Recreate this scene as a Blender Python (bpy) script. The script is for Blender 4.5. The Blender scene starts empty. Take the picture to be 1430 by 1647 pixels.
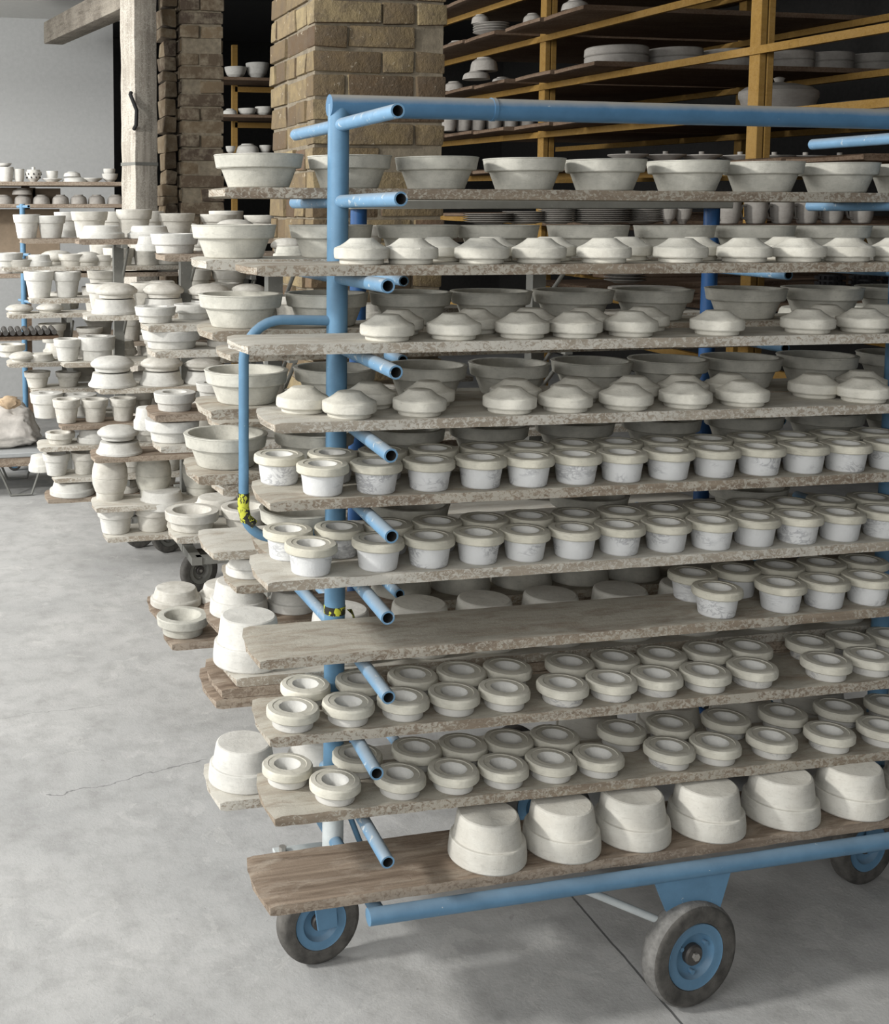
import bpy, bmesh, math, random
from mathutils import Vector, Matrix, noise
random.seed(7)
sc = bpy.context.scene
COL = sc.collection
# ------------------------------------------------------------------ camera
F, CP, YAW, PIT, ROL = 1891.28, Vector((-.7216, -2.1509, 1.5122)), -.2184, -.0941, -.0019
PPX, PPY = 343.06, 517.65      # optical axis: the photograph is an off-centre crop, so the lens is shifted
cy_, sy_, cp_, sp_, cr_, sr_ = math.cos(YAW), math.sin(YAW), math.cos(PIT), math.sin(PIT), math.cos(ROL), math.sin(ROL)
FW = Vector((-sy_*cp_, cy_*cp_, sp_)); RT0 = Vector((cy_, sy_, 0)); UP0 = RT0.cross(FW)
RT = cr_*RT0 + sr_*UP0; UP = -sr_*RT0 + cr_*UP0
cam = bpy.data.cameras.new('camera'); co = bpy.data.objects.new('camera', cam); COL.objects.link(co)
co.matrix_world = Matrix(((RT.x, UP.x, -FW.x, CP.x), (RT.y, UP.y, -FW.y, CP.y), (RT.z, UP.z, -FW.z, CP.z), (0, 0, 0, 1)))
cam.sensor_fit = 'HORIZONTAL'; cam.sensor_width = 36; cam.lens = F/1430*36; cam.clip_start = .05; cam.shift_x = .5-PPX/1430; cam.shift_y = (PPY-823.5)/1430
sc.camera = co
sc.view_settings.view_transform = 'Standard'; sc.view_settings.look = 'None'
sc.view_settings.gamma = 1; sc.view_settings.use_curve_mapping = False
sc.view_settings.exposure = 0.0
# ------------------------------------------------------------------ light: daylight from open side at left and front, plus added fills
w = bpy.data.worlds.new('world'); sc.world = w; w.use_nodes = True
w.node_tree.nodes['Background'].inputs[0].default_value = (.93, .965, 1.0, 1)
w.node_tree.nodes['Background'].inputs[1].default_value = .66
def area(name, loc, target, sx, sy, power, colr=(1, 1, 1)):
    l = bpy.data.lights.new(name, 'AREA'); l.shape = 'RECTANGLE'; l.size = sx; l.size_y = sy; l.energy = power; l.color = colr
    o = bpy.data.objects.new(name, l); COL.objects.link(o); o.location = loc
    o.rotation_euler = (Vector(target)-Vector(loc)).to_track_quat('-Z', 'Y').to_euler(); return o
area('window_daylight_left', (-5.4, -.3, 3.75), (.2, .8, .6), .5, .5, 330, (1, .985, .95))
area('side_fill_left', (-4.2, -2.3, 2.3), (.5, .3, .7), 2.6, 1.8, 105, (1, .99, .97))  # added broad fill from the left that softens the key, no gate here
area('gate_daylight_front', (-1.7, -3.9, 2.3), (.8, .0, .6), 1.6, 1.2, 34, (1, .99, .97))
area('far_fill_left', (-3.4, 3.6, 2.6), (0.1, 4.9, 1.6), 1.8, 1.4, 200, (1, .99, .97))  # added fill to brighten back wall and left pillar faces, not a window

def ray(u, v):
    return FW + RT*((u-PPX)/F) - UP*((v-PPY)/F)
def atY(u, v, Y):
    d = ray(u, v); return CP + d*((Y-CP.y)/d.y)
def atZ(u, v, Z):
    d = ray(u, v); return CP + d*((Z-CP.z)/d.z)
def depth(P): return (Vector(P)-CP).dot(FW)
# ------------------------------------------------------------------ materials
def new_mat(name):
    m = bpy.data.materials.new(name); m.use_nodes = True
    return m, m.node_tree, m.node_tree.nodes['Principled BSDF']
class NT:
    def __init__(s, t): s.t = t
    def n(s, ty, **k):
        n = s.t.nodes.new(ty)
        for a, b in k.items():
            if a.startswith('i_'):
                key = a[2:].replace('_', ' ')
                n.inputs[key if key in n.inputs else int(key)].default_value = b
            else: setattr(n, a, b)
        return n
    def l(s, a, b): s.t.links.new(a, b)
    def noise(s, vec, scale, detail=4, rough=.6, dist=0):
        n = s.n('ShaderNodeTexNoise'); n.inputs['Scale'].default_value = scale; n.inputs['Detail'].default_value = detail
        n.inputs['Roughness'].default_value = rough; n.inputs['Distortion'].default_value = dist
        s.l(vec, n.inputs['Vector']); return n.outputs['Fac']
    def ramp(s, fac, stops):
        r = s.n('ShaderNodeValToRGB'); e = r.color_ramp.elements
        while len(e) < len(stops): e.new(.5)
        for i, (p, c) in enumerate(stops):
            e[i].position = p; e[i].color = (*c, 1) if len(c) == 3 else c
        s.l(fac, r.inputs['Fac']); return r.outputs['Color']
    def mix(s, fac, a, b, mode='MIX'):
        m = s.n('ShaderNodeMix', data_type='RGBA', blend_type=mode)
        for sock, v in ((m.inputs[0], fac), (m.inputs[6], a), (m.inputs[7], b)):
            if isinstance(v, (int, float)): sock.default_value = v
            elif isinstance(v, tuple): sock.default_value = (*v, 1)
            else: s.l(v, sock)
        return m.outputs[2]
    def math(s, op, a, b=0.0):
        m = s.n('ShaderNodeMath', operation=op)
        for i, v in enumerate((a, b)):
            if isinstance(v, (int, float)): m.inputs[i].default_value = v
            else: s.l(v, m.inputs[i])
        return m.outputs[0]
    def bump(s, h, bsdf, strength=.3, dist=.002):
        b = s.n('ShaderNodeBump'); b.inputs['Strength'].default_value = strength; b.inputs['Distance'].default_value = dist
        s.l(h, b.inputs['Height']); s.l(b.outputs[0], bsdf.inputs['Normal'])
def objvec(N, scale=None, rnd=True, src='Object'):
    tc = N.n('ShaderNodeTexCoord'); v = tc.outputs[src]
    if rnd:
        oi = N.n('ShaderNodeObjectInfo'); m = N.n('ShaderNodeVectorMath', operation='MULTIPLY_ADD')
        cb = N.n('ShaderNodeCombineXYZ')
        for i in range(3): N.l(oi.outputs['Random'], cb.inputs[i])
        N.l(cb.outputs[0], m.inputs[0]); m.inputs[1].default_value = (37, 91, 53); N.l(v, m.inputs[2]); v = m.outputs[0]
    if scale:
        mp = N.n('ShaderNodeMapping'); mp.inputs['Scale'].default_value = scale; N.l(v, mp.inputs['Vector']); v = mp.outputs[0]
    return v
def plaster(name, c1, c2, veins=None, split=None, wcol=None, hole=None):
    m, t, b = new_mat(name); N = NT(t)
    v = objvec(N)
    f = N.noise(v, 22, 5, .65)
    c = N.ramp(f, [(.36, c1), (.64, c2)])
    g2 = N.noise(objvec(N, (1, 1, 3.5)), 46, 5, .7, .8)
    c = N.mix(N.math('MULTIPLY', N.ramp(g2, [(.52, (0, 0, 0)), (.68, (1, 1, 1))]), .30), c, tuple(x*.62 for x in c1))
    f2 = N.noise(v, 160, 3, .7)
    c = N.mix(N.math('MULTIPLY', N.math('GREATER_THAN', f2, .69), .35), c, (.30, .28, .23))
    if split:
        tc = N.n('ShaderNodeTexCoord'); sx = N.n('ShaderNodeSeparateXYZ'); N.l(tc.outputs['Object'], sx.inputs[0])
        low = N.math('LESS_THAN', sx.outputs[2], split)
        vs = objvec(N, (1, 1, 1.9))
        vn = N.noise(vs, 26, 6, .62, 1.6)
        vein = N.math('SUBTRACT', 1.0, N.math('MULTIPLY', N.math('ABSOLUTE', N.math('SUBTRACT', vn, .5)), 16))
        vein = N.math('MAXIMUM', vein, 0.0)
        patch = N.noise(vs, 14, 2, .5)
        vein = N.math('MULTIPLY', vein, N.math('MULTIPLY', N.ramp(patch, [(.50, (0, 0, 0)), (.62, (1, 1, 1))]), .62))
        lo = N.mix(vein, wcol or (.62, .625, .62), (.20, .20, .22))
        c = N.mix(low, c, lo)
        if hole:
            rad = N.math('SQRT', N.math('ADD', N.math('MULTIPLY', sx.outputs[0], sx.outputs[0]), N.math('MULTIPLY', sx.outputs[1], sx.outputs[1])))
            inh = N.math('LESS_THAN', rad, hole)
            geo = N.n('ShaderNodeNewGeometry'); sn = N.n('ShaderNodeSeparateXYZ'); N.l(geo.outputs['Normal'], sn.inputs[0])
            topf = N.math('GREATER_THAN', sn.outputs[2], .8)
            c = N.mix(N.math('MULTIPLY', topf, .32), c, (.40, .385, .345))  # upward faces darkened: partly shade from the board above, mixed into the colour
            c = N.mix(inh, c, (.58, .575, .545))
    oi = N.n('ShaderNodeObjectInfo'); mr = N.n('ShaderNodeMapRange'); N.l(oi.outputs['Random'], mr.inputs[0])
    mr.inputs[3].default_value = .93; mr.inputs[4].default_value = 1.07
    hv = N.n('ShaderNodeHueSaturation'); N.l(mr.outputs[0], hv.inputs['Value']); N.l(c, hv.inputs['Color'])
    N.l(hv.outputs[0], b.inputs['Base Color']); b.inputs['Roughness'].default_value = .92
    b.inputs['Specular IOR Level'].default_value = .15
    N.bump(N.noise(v, 75, 6, .75), b, .6, .002)
    return m
M = {}
M['cup'] = plaster('plaster_marbled_cup', (.50, .48, .40), (.60, .575, .485), split=.0368, hole=.0262)
M['low'] = plaster('plaster_low_ring', (.53, .51, .435), (.62, .60, .52), split=.0165, wcol=(.58, .57, .535), hole=.0250)
M['lid'] = plaster('plaster_lid', (.54, .52, .455), (.64, .62, .55))
M['bowl'] = plaster('plaster_bowl', (.44, .43, .38), (.58, .565, .50))
M['white'] = plaster('plaster_white', (.52, .51, .475), (.62, .61, .57))
M['tub'] = plaster('plaster_tub', (.55, .53, .475), (.62, .605, .55))
M['warm'] = plaster('plaster_warm', (.46, .44, .39), (.60, .58, .53))
M['pink'] = plaster('bisque_ware', (.45, .41, .36), (.52, .48, .43))
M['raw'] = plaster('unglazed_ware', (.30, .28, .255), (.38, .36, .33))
def wood(name, c1, c2, dust, dustamt=.5, gs=(2.2, 34, 34)):
    m, t, b = new_mat(name); N = NT(t)
    g = N.noise(objvec(N, gs), 1.6, 6, .62, .6)
    c = N.ramp(g, [(.3, c1), (.72, c2)])
    p = N.noise(objvec(N, (1, 3.2, 3.2)), 9, 7, .7, .5)
    pm = N.ramp(p, [(.60-dustamt*.42, (0, 0, 0)), (.80-dustamt*.30, (1, 1, 1))])
    geo = N.n('ShaderNodeNewGeometry'); sx = N.n('ShaderNodeSeparateXYZ'); N.l(geo.outputs['Normal'], sx.inputs[0])
    up = N.math('GREATER_THAN', sx.outputs[2], .5)
    pf = N.noise(objvec(N, (1, 1, 1.3)), 105, 5, .75, .8)
    big = N.noise(objvec(N, (1, 1, 1)), 5, 3, .6)
    cover = N.ramp(N.math('ADD', pf, N.math('MULTIPLY', N.math('SUBTRACT', big, .5), .5)), [(.46, (0, 0, 0)), (.55, (1, 1, 1))])
    side = N.mix(N.math('MULTIPLY', cover, min(1, .4+.55*dustamt)), N.mix(.08, c, dust), tuple(x*1.12 for x in dust))
    c = N.mix(.12, c, dust) if dustamt > .6 else c
    top = N.mix(pm, c, dust)
    c = N.mix(up, side, top)
    N.l(c, b.inputs['Base Color']); b.inputs['Roughness'].default_value = .9; b.inputs['Specular IOR Level'].default_value = .15
    N.bump(N.math('ADD', g, N.math('MULTIPLY', pf, .8)), b, .5, .003)
    return m
M['board_dusty'] = wood('dusty_board', (.17, .125, .09), (.34, .28, .21), (.45, .425, .365), .72)
M['board_pale'] = wood('pale_board', (.27, .22, .165), (.43, .38, .31), (.54, .52, .465), .88)
M['board_bare'] = wood('bare_board', (.13, .095, .07), (.34, .27, .205), (.40, .345, .28), .30)
M['board_dark'] = wood('brown_shelf_board', (.09, .058, .038), (.17, .115, .078), (.20, .15, .11), .2)
M['yellow'] = wood('yellow_timber', (.22, .125, .03), (.31, .185, .05), (.28, .18, .07), .05)
M['post_wood'] = wood('weathered_post', (.20, .175, .145), (.46, .42, .36), (.55, .52, .46), .35, gs=(26, 26, 1.6))
M['beam'] = wood('old_beam', (.10, .085, .07), (.26, .23, .19), (.34, .31, .26), .3)
def paint(name, base, wear=(.62, .64, .62), amt=.5, dusty=0.0, rough=.45):
    m, t, b = new_mat(name); N = NT(t)
    v = objvec(N, rnd=False)
    f = N.noise(v, 14, 5, .7)
    c = N.mix(N.ramp(f, [(.35, (0, 0, 0)), (.8, (1, 1, 1))]), base, tuple(min(1, x*1.35) for x in base))
    s = N.noise(v, 60, 4, .7, .4)
    c = N.mix(N.math('MULTIPLY', N.math('GREATER_THAN', s, .74-.1*amt), .7), c, wear)
    if dusty:
        geo = N.n('ShaderNodeNewGeometry'); sx = N.n('ShaderNodeSeparateXYZ'); N.l(geo.outputs['Normal'], sx.inputs[0])
        d = N.ramp(N.math('ADD', sx.outputs[2], N.math('MULTIPLY', N.math('SUBTRACT', f, .5), .5)), [(.20, (0, 0, 0)), (.85, (1, 1, 1))])
        c = N.mix(N.math('MULTIPLY', d, dusty), c, (.34, .325, .29))
    N.l(c, b.inputs['Base Color']); b.inputs['Roughness'].default_value = rough
    b.inputs['Specular IOR Level'].default_value = .35
    N.bump(s, b, .15, .001)
    return m
M['blue'] = paint('blue_paint', (.095, .195, .30), amt=.35, dusty=.2)
M['blue_rail'] = paint('blue_paint_dusty', (.065, .155, .265), amt=.3, dusty=.95)
M['blue_peg'] = paint('blue_peg_paint', (.135, .255, .385), (.56, .59, .59), amt=1.1, dusty=.5)
M['dblue'] = paint('shaded_blue_paint', (.018, .07, .19), amt=.3)  # darker than the front trolley's blue: its shade is put into the colour
M['steel'] = paint('grey_steel', (.17, .17, .155), (.32, .32, .29), amt=.8, rough=.6)
M['railgrey'] = paint('dusty_grey_rail', (.24, .235, .21), (.34, .33, .30), amt=.6, rough=.8)
M['whitepipe'] = paint('white_dusty_pipe', (.45, .48, .48), amt=.8)
def flat(name, c, rough=.7, metal=0, bumpy=0, var=.15):
    m, t, b = new_mat(name); N = NT(t); v = objvec(N, rnd=False)
    f = N.noise(v, 30, 5, .65)
    c1 = tuple(x*(1-var) for x in c); c2 = tuple(min(1, x*(1+var)) for x in c)
    N.l(N.ramp(f, [(.3, c1), (.7, c2)]), b.inputs['Base Color']); b.inputs['Roughness'].default_value = rough; b.inputs['Metallic'].default_value = metal
    if bumpy: N.bump(N.noise(v, 120, 4, .7), b, bumpy, .002)
    return m
M['rubber'] = flat('dusty_rubber', (.085, .08, .072), .85, 0, .5, .5)
M['tread'] = flat('dusty_tread', (.17, .165, .155), .95, 0, .9, .5)
M['metal'] = flat('worn_metal', (.42, .40, .37), .45, .6, .2)
M['black'] = flat('black_hollow', (.012, .012, .012), .9)
M['dkmetal'] = flat('greasy_metal', (.09, .085, .08), .5, .5)
M['wall'] = flat('grey_plaster_wall', (.42, .425, .42), .95, 0, .3, .06)
M['ceil'] = flat('white_plaster_ceiling', (.62, .62, .60), .95, 0, .2, .04)
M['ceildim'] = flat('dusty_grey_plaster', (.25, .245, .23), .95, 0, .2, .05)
M['darkwall'] = flat('unlit_dark_wall', (.014, .013, .012), .95, 0, .3, .3)  # near-black colour carries the darkness of the unlit rear
M['carton'] = flat('brown_carton', (.24, .185, .13), .9, 0, 0, .1)
M['basket'] = flat('black_crate', (.02, .02, .022), .6)
M['plastic'] = flat('cloudy_plastic_wrap', (.52, .49, .45), .35, 0, .5, .15)
M['clay'] = flat('tan_clay', (.42, .31, .2), .8, 0, .4, .15)
M['greycloth'] = flat('grey_laminate', (.33, .34, .34), .6, 0, 0, .05)
# tape
m, t, b = new_mat('yellow_black_tape'); N = NT(t); v = objvec(N, (1, 1, 1), False)
f = N.noise(v, 55, 3, .7, 1.0)
N.l(N.mix(N.math('GREATER_THAN', f, .51), (.50, .52, .05), (.02, .02, .015)), b.inputs['Base Color']); b.inputs['Roughness'].default_value = .4
M['tape'] = m
# brick
m, t, b = new_mat('stock_brick'); N = NT(t)
geo = N.n('ShaderNodeNewGeometry'); v = objvec(N, rnd=False)
c = N.ramp(geo.outputs['Random Per Island'], [(0, (.10, .068, .045)), (.3, (.18, .135, .08)), (.6, (.24, .185, .105)), (.85, (.31, .25, .145)), (1, (.14, .09, .06))])
f = N.noise(v, 18, 6, .7)
c = N.mix(N.ramp(f, [(.4, (0, 0, 0)), (.7, (.85, .85, .85))]), c, (.12, .095, .07))
s = N.noise(v, 45, 4, .7)
c = N.mix(N.math('MULTIPLY', N.math('GREATER_THAN', s, .66), .5), c, (.52, .46, .36))
N.l(c, b.inputs['Base Color']); b.inputs['Roughness'].default_value = .95; b.inputs['Specular IOR Level'].default_value = .1
N.bump(N.math('ADD', f, s), b, .9, .006)
M['brick'] = m
m, t, b = new_mat('dark_stock_brick'); N = NT(t)
geo = N.n('ShaderNodeNewGeometry'); v = objvec(N, rnd=False)
c = N.ramp(geo.outputs['Random Per Island'], [(0, (.06, .042, .03)), (.4, (.11, .08, .05)), (.8, (.17, .125, .075)), (1, (.085, .06, .04))])
f = N.noise(v, 18, 6, .7); c = N.mix(N.ramp(f, [(.45, (0, 0, 0)), (.75, (.8, .8, .8))]), c, (.30, .26, .19))
N.l(c, b.inputs['Base Color']); b.inputs['Roughness'].default_value = .95; N.bump(f, b, .9, .006)
M['brick_dark'] = m
M['mortar'] = flat('old_mortar', (.19, .16, .115), .95, 0, .9, .3)
# floor
m, t, b = new_mat('concrete_floor'); N = NT(t)
tc = N.n('ShaderNodeTexCoord'); v = tc.outputs['Object']
f = N.noise(v, 2.0, 8, .62, .3); c = N.ramp(f, [(.3, (.36, .36, .352)), (.7, (.50, .495, .48))])
f2 = N.noise(v, 11, 8, .72); c = N.mix(N.ramp(f2, [(.45, (0, 0, 0)), (.75, (.75, .75, .75))]), c, (.27, .265, .255))
f3 = N.noise(v, 130, 3, .7); c = N.mix(N.math('MULTIPLY', N.math('GREATER_THAN', f3, .68), .3), c, (.18, .17, .16))
f4 = N.noise(v, 30, 5, .7, .5); c = N.mix(N.math('MULTIPLY', N.math('GREATER_THAN', f4, .685), .5), c, (.24, .23, .22))
f5 = N.noise(v, 6, 6, .7, 1.2); c = N.mix(N.math('MULTIPLY', N.math('GREATER_THAN', f5, .60), .25), c, (.58, .575, .55))
sx = N.n('ShaderNodeSeparateXYZ'); N.l(v, sx.inputs[0]); X, Y = sx.outputs[0], sx.outputs[1]
wob = N.noise(v, 3.5, 5, .6)
def crackline(p, q, wd, wobamt, c, colr, amt):
    d = (q-p); L = d.length; nx, ny = -d.y/L, d.x/L
    e = N.math('ADD', N.math('MULTIPLY', X, nx), N.math('ADD', N.math('MULTIPLY', Y, ny), -(p.x*nx+p.y*ny)))
    e = N.math('ADD', e, N.math('MULTIPLY', N.math('SUBTRACT', wob, .5), wobamt))
    k = N.math('LESS_THAN', N.math('ABSOLUTE', e), wd)
    al = N.math('ADD', N.math('MULTIPLY', X, d.x/L), N.math('ADD', N.math('MULTIPLY', Y, d.y/L), -(p.x*d.x+p.y*d.y)/L))
    k = N.math('MULTIPLY', k, N.math('MULTIPLY', N.math('GREATER_THAN', al, 0.0), N.math('LESS_THAN', al, L)))
    return N.mix(N.math('MULTIPLY', k, amt), c, colr)
c = crackline(atZ(905, 1425, 0), atZ(1125, 1680, 0), .0026, .02, c, (.07, .07, .07), .85)
c = crackline(atZ(75, 1280, 0), atZ(335, 1225, 0), .0016, .16, c, (.16, .16, .155), .7)
c = crackline(atZ(0, 1155, 0), atZ(190, 1135, 0), .0016, .12, c, (.2, .2, .19), .5)
N.l(c, b.inputs['Base Color']); b.inputs['Roughness'].default_value = .8; b.inputs['Specular IOR Level'].default_value = .25
N.bump(N.math('ADD', f2, N.math('MULTIPLY', f3, .6)), b, .35, .004)
M['floor'] = m
# ------------------------------------------------------------------ mesh helpers
def finish(bm, name, mat, parent=None, smooth=True, angle=38):
    me = bpy.data.meshes.new(name); bm.normal_update(); bm.to_mesh(me); bm.free()
    for mm in (mat if isinstance(mat, (list, tuple)) else [mat]): me.materials.append(M[mm])
    if smooth:
        for p in me.polygons: p.use_smooth = True
        me.set_sharp_from_angle(angle=math.radians(angle))
    o = bpy.data.objects.new(name, me); COL.objects.link(o)
    if parent: o.parent = parent
    return o
def tag(o, label, cat, group=None, kind=None):
    o['label'] = label; o['category'] = cat
    if group: o['group'] = group
    if kind: o['kind'] = kind
    return o
def empty(name, loc=(0, 0, 0), rz=0):
    o = bpy.data.objects.new(name, None); COL.objects.link(o); o.location = loc; o.rotation_euler = (0, 0, rz); o.empty_display_size = .05; return o
def box(bm, x0, x1, y0, y1, z0, z1, bev=0, jit=0, mi=0):
    vs = [bm.verts.new((x, y, z)) for x in (x0, x1) for y in (y0, y1) for z in (z0, z1)]
    fs = [(0, 1, 3, 2), (4, 6, 7, 5), (0, 4, 5, 1), (2, 3, 7, 6), (0, 2, 6, 4), (1, 5, 7, 3)]
    faces = [bm.faces.new([vs[i] for i in f]) for f in fs]
    for f in faces: f.material_index = mi
    if jit:
        for v in vs: v.co += Vector((random.uniform(-jit, jit), random.uniform(-jit, jit), random.uniform(-jit, jit)))
    if bev:
        es = list({e for f in faces for e in f.edges})
        bmesh.ops.bevel(bm, geom=es, offset=bev, segments=2 if bev > .004 else 1, affect='EDGES', profile=.6)
    return vs
def tube_path(bm, pts, r, seg=20, wall=None, caps=True, mi=0):
    """round pipe along a polyline; with wall set the first end is open and hollow"""
    pts = [Vector(p) for p in pts]; rings = []
    up = Vector((0, 0, 1))
    t0 = (pts[1]-pts[0]).normalized()
    n = t0.cross(up) if abs(t0.dot(up)) < .95 else t0.cross(Vector((0, 1, 0)))
    n.normalize()
    for i, p in enumerate(pts):
        if i == 0: t = (pts[1]-p).normalized()
        elif i == len(pts)-1: t = (p-pts[i-1]).normalized()
        else: t = ((pts[i+1]-p).normalized()+(p-pts[i-1]).normalized()).normalized()
        n = (n-t*n.dot(t)).normalized(); b = t.cross(n)
        rings.append([bm.verts.new(p+(n*math.cos(a)+b*math.sin(a))*r) for a in [2*math.pi*k/seg for k in range(seg)]])
        if i == 0: T0, N0, B0 = t, n.copy(), b.copy()
    for a, b in zip(rings, rings[1:]):
        for k in range(seg):
            bm.faces.new((a[k], a[(k+1) % seg], b[(k+1) % seg], b[k])).material_index = mi
    if caps: bm.faces.new(rings[-1])
    if wall:
        ri = r-wall
        def ring(c, rr): return [bm.verts.new(c+(N0*math.cos(a)+B0*math.sin(a))*rr) for a in [2*math.pi*k/seg for k in range(seg)]]
        i1 = ring(pts[0], ri); i2 = ring(pts[0]+T0*.05, ri)
        for k in range(seg):
            k2 = (k+1) % seg
            bm.faces.new((rings[0][k2], rings[0][k], i1[k], i1[k2])).material_index = mi
            bm.faces.new((i1[k2], i1[k], i2[k], i2[k2])).material_index = 1
        bm.faces.new(list(reversed(i2))).material_index = 1
    elif caps: bm.faces.new(list(reversed(rings[0])))
    return rings
def lathe_mesh(name, prof, mat, seg=44, rough=0.0, seed=0, rz=1.0, band=None, sq=None):
    bm = bmesh.new(); rings = []
    for (r, z) in prof:
        if r <= 1e-6: rings.append([bm.verts.new((0, 0, z))]); continue
        R = []
        for k in range(seg):
            a = 2*math.pi*k/seg; rr = r; zz = z
            if rough:
                am = rough*(1.0 if (band is None or band[0] <= z <= band[1]) else .25)
                nn = noise.noise(Vector((math.cos(a)*2.6+seed*7.1, math.sin(a)*2.6, z*30)))
                n2 = noise.noise(Vector((math.cos(a)*9+seed*3.3, math.sin(a)*9, z*240)))
                rr += am*(nn*.6+n2*.7); zz += am*.35*n2*(1 if z > 1e-4 else 0)
            R.append(bm.verts.new((rr*math.cos(a), rr*math.sin(a)*(sq or 1), zz)))
        rings.append(R)
    for a, b in zip(rings, rings[1:]):
        if len(a) == 1 and len(b) == 1: continue
        if len(a) == 1:
            for k in range(seg): bm.faces.new((a[0], b[(k+1) % seg], b[k]))
        elif len(b) == 1:
            for k in range(seg): bm.faces.new((a[k], a[(k+1) % seg], b[0]))
        else:
            for k in range(seg): bm.faces.new((a[k], a[(k+1) % seg], b[(k+1) % seg], b[k]))
    me = bpy.data.meshes.new(name); bm.normal_update(); bm.to_mesh(me); bm.free(); me.materials.append(M[mat])
    for p in me.polygons: p.use_smooth = True
    me.set_sharp_from_angle(angle=math.radians(24))
    return me
# profiles: R = largest radius, H = height
P = {}
P['cup'] = ([(0, 0), (.033, 0), (.0345, .002), (.037, .020), (.0392, .0362), (.0397, .0372), (.0455, .0378), (.0473, .0397), (.0476, .046), (.0473, .0510), (.0452, .0532), (.0352, .0540), (.0340, .0530), (.0262, .0530), (.0240, .0510), (.0185, .032), (.012, .027), (0, .0265)], .0476, .054, .0013, (.037, .0535))
P['low'] = ([(0, 0), (.035, 0), (.0365, .0018), (.0378, .0162), (.0384, .0168), (.0452, .0172), (.0474, .0192), (.0477, .026), (.0472, .0312), (.0448, .0340), (.0362, .0350), (.0350, .0340), (.0250, .0340), (.0228, .0318), (.016, .0195), (.009, .0160), (0, .0155)], .0477, .035, .0013, (.017, .034))
P['lid'] = ([(0, 0), (.0378, 0), (.0392, .0015), (.0396, .0080), (.0402, .0087), (.0468, .0090), (.0486, .0112), (.0488, .018), (.0486, .0256), (.0468, .0276), (.0440, .0286), (.0380, .0315), (.0300, .0365), (.0240, .0412), (.0215, .0432), (.0195, .0438), (0, .0440)], .0488, .044, .0018, (.009, .029))
P['bowl'] = ([(0, 0), (.054, 0), (.0565, .002), (.0685, .0345), (.0695, .0360), (.0765, .0366), (.0785, .0385), (.0822, .0595), (.0835, .0605), (.0825, .0620), (.0745, .0622), (.0725, .0608), (.066, .046), (.050, .026), (.025, .0155), (0, .0145)], .0835, .062, .0009, (.034, .061))
P['tub'] = ([(0, 0), (.0715, 0), (.0735, .003), (.0735, .016), (.0708, .0415), (.0695, .0436), (.0652, .0442), (.0640, .0455), (.0580, .0895), (.0560, .0940), (.0530, .0957), (0, .0970)], .0735, .097, .0003, None)
P['pot'] = ([(0, 0), (.032, 0), (.0335, .002), (.0415, .054), (.042, .0555), (.0450, .0560), (.0462, .058), (.0495, .083), (.0485, .085), (.0350, .0855), (.0325, .084), (.027, .03), (0, .025)], .0495, .0855, .0008, None)
P['potclosed'] = ([(0, 0), (.034, 0), (.0355, .002), (.041, .045), (.042, .047), (.0450, .0480), (.0462, .05), (.0495, .078), (.0485, .080), (.022, .0805), (.020, .079), (.015, .03), (0, .025)], .0495, .0805, .0008, None)
P['wide'] = ([(0, 0), (.062, 0), (.0635, .002), (.067, .019), (.068, .0205), (.0745, .0208), (.0765, .0225), (.082, .045), (.081, .0475), (.047, .048), (.044, .046), (.036, .025), (.015, .018), (0, .017)], .082, .048, .0009, None)
P['hollow'] = ([(0, 0), (.060, 0), (.0625, .002), (.066, .022), (.067, .0235), (.0775, .0240), (.0795, .026), (.082, .045), (.080, .048), (.059, .0485), (.056, .047), (.046, .030), (.025, .019), (0, .017)], .082, .0485, .0009, None)
P['disc'] = ([(0, 0), (.080, 0), (.082, .002), (.082, .017), (.080, .0205), (.074, .0225), (.072, .025), (.066, .0445), (.063, .0475), (.059, .0485), (0, .0495)], .082, .0495, .0009, None)
P['dome'] = ([(0, 0), (.063, 0), (.0645, .0015), (.066, .0115), (.067, .0125), (.078, .0155), (.0815, .021), (.0815, .026), (.079, .030), (.076, .0315), (.068, .0385), (.050, .0455), (.025, .049), (0, .050)], .0815, .05, .0009, None)
P['flare'] = ([(0, 0), (.0960, 0), (.0975, .002), (.0970, .009), (.0900, .016), (.0840, .030), (.0810, .043), (.0800, .050), (.070, .0505), (0, .0505)], .0975, .0505, .0008, None)
P['barrel'] = ([(0, 0), (.030, 0), (.031, .015), (.033, .017), (.0385, .033), (.0395, .045), (.0395, .0465), (.0388, .0475), (.0400, .0485), (.0385, .065), (.0350, .076), (.0335, .0785), (.0340, .081), (.0325, .098), (.031, .100), (0, .1005)], .04, .1005, .0005, None)
P['plate'] = ([(0, 0), (.05, 0), (.054, .003), (.092, .012), (.095, .014), (.094, .016), (.088, .0145), (.053, .007), (0, .006)], .095, .016, 0, None)
P['cupware'] = ([(0, 0), (.026, 0), (.030, .003), (.036, .02), (.038, .045), (.0385, .070), (.037, .0715), (.0355, .070), (.0345, .02), (.02, .006), (0, .005)], .0385, .0715, 0, None)
P['bowlware'] = ([(0, 0), (.026, 0), (.028, .004), (.052, .020), (.063, .042), (.0665, .058), (.065, .0595), (.0635, .057), (.058, .036), (.04, .013), (0, .007)], .0665, .0595, 0, None)
P['bowlinv'] = ([(0, 0), (.067, 0), (.068, .003), (.063, .030), (.058, .040), (.042, .050), (.036, .0515), (.035, .057), (.033, .0575), (0, .057)], .068, .0575, 0, None)
P['roundmould'] = ([(0, 0), (.092, 0), (.095, .003), (.095, .025), (.093, .0275), (.091, .0285), (.094, .030), (.096, .033), (.095, .053), (.091, .057), (0, .058)], .096, .058, .0006, None)
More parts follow.
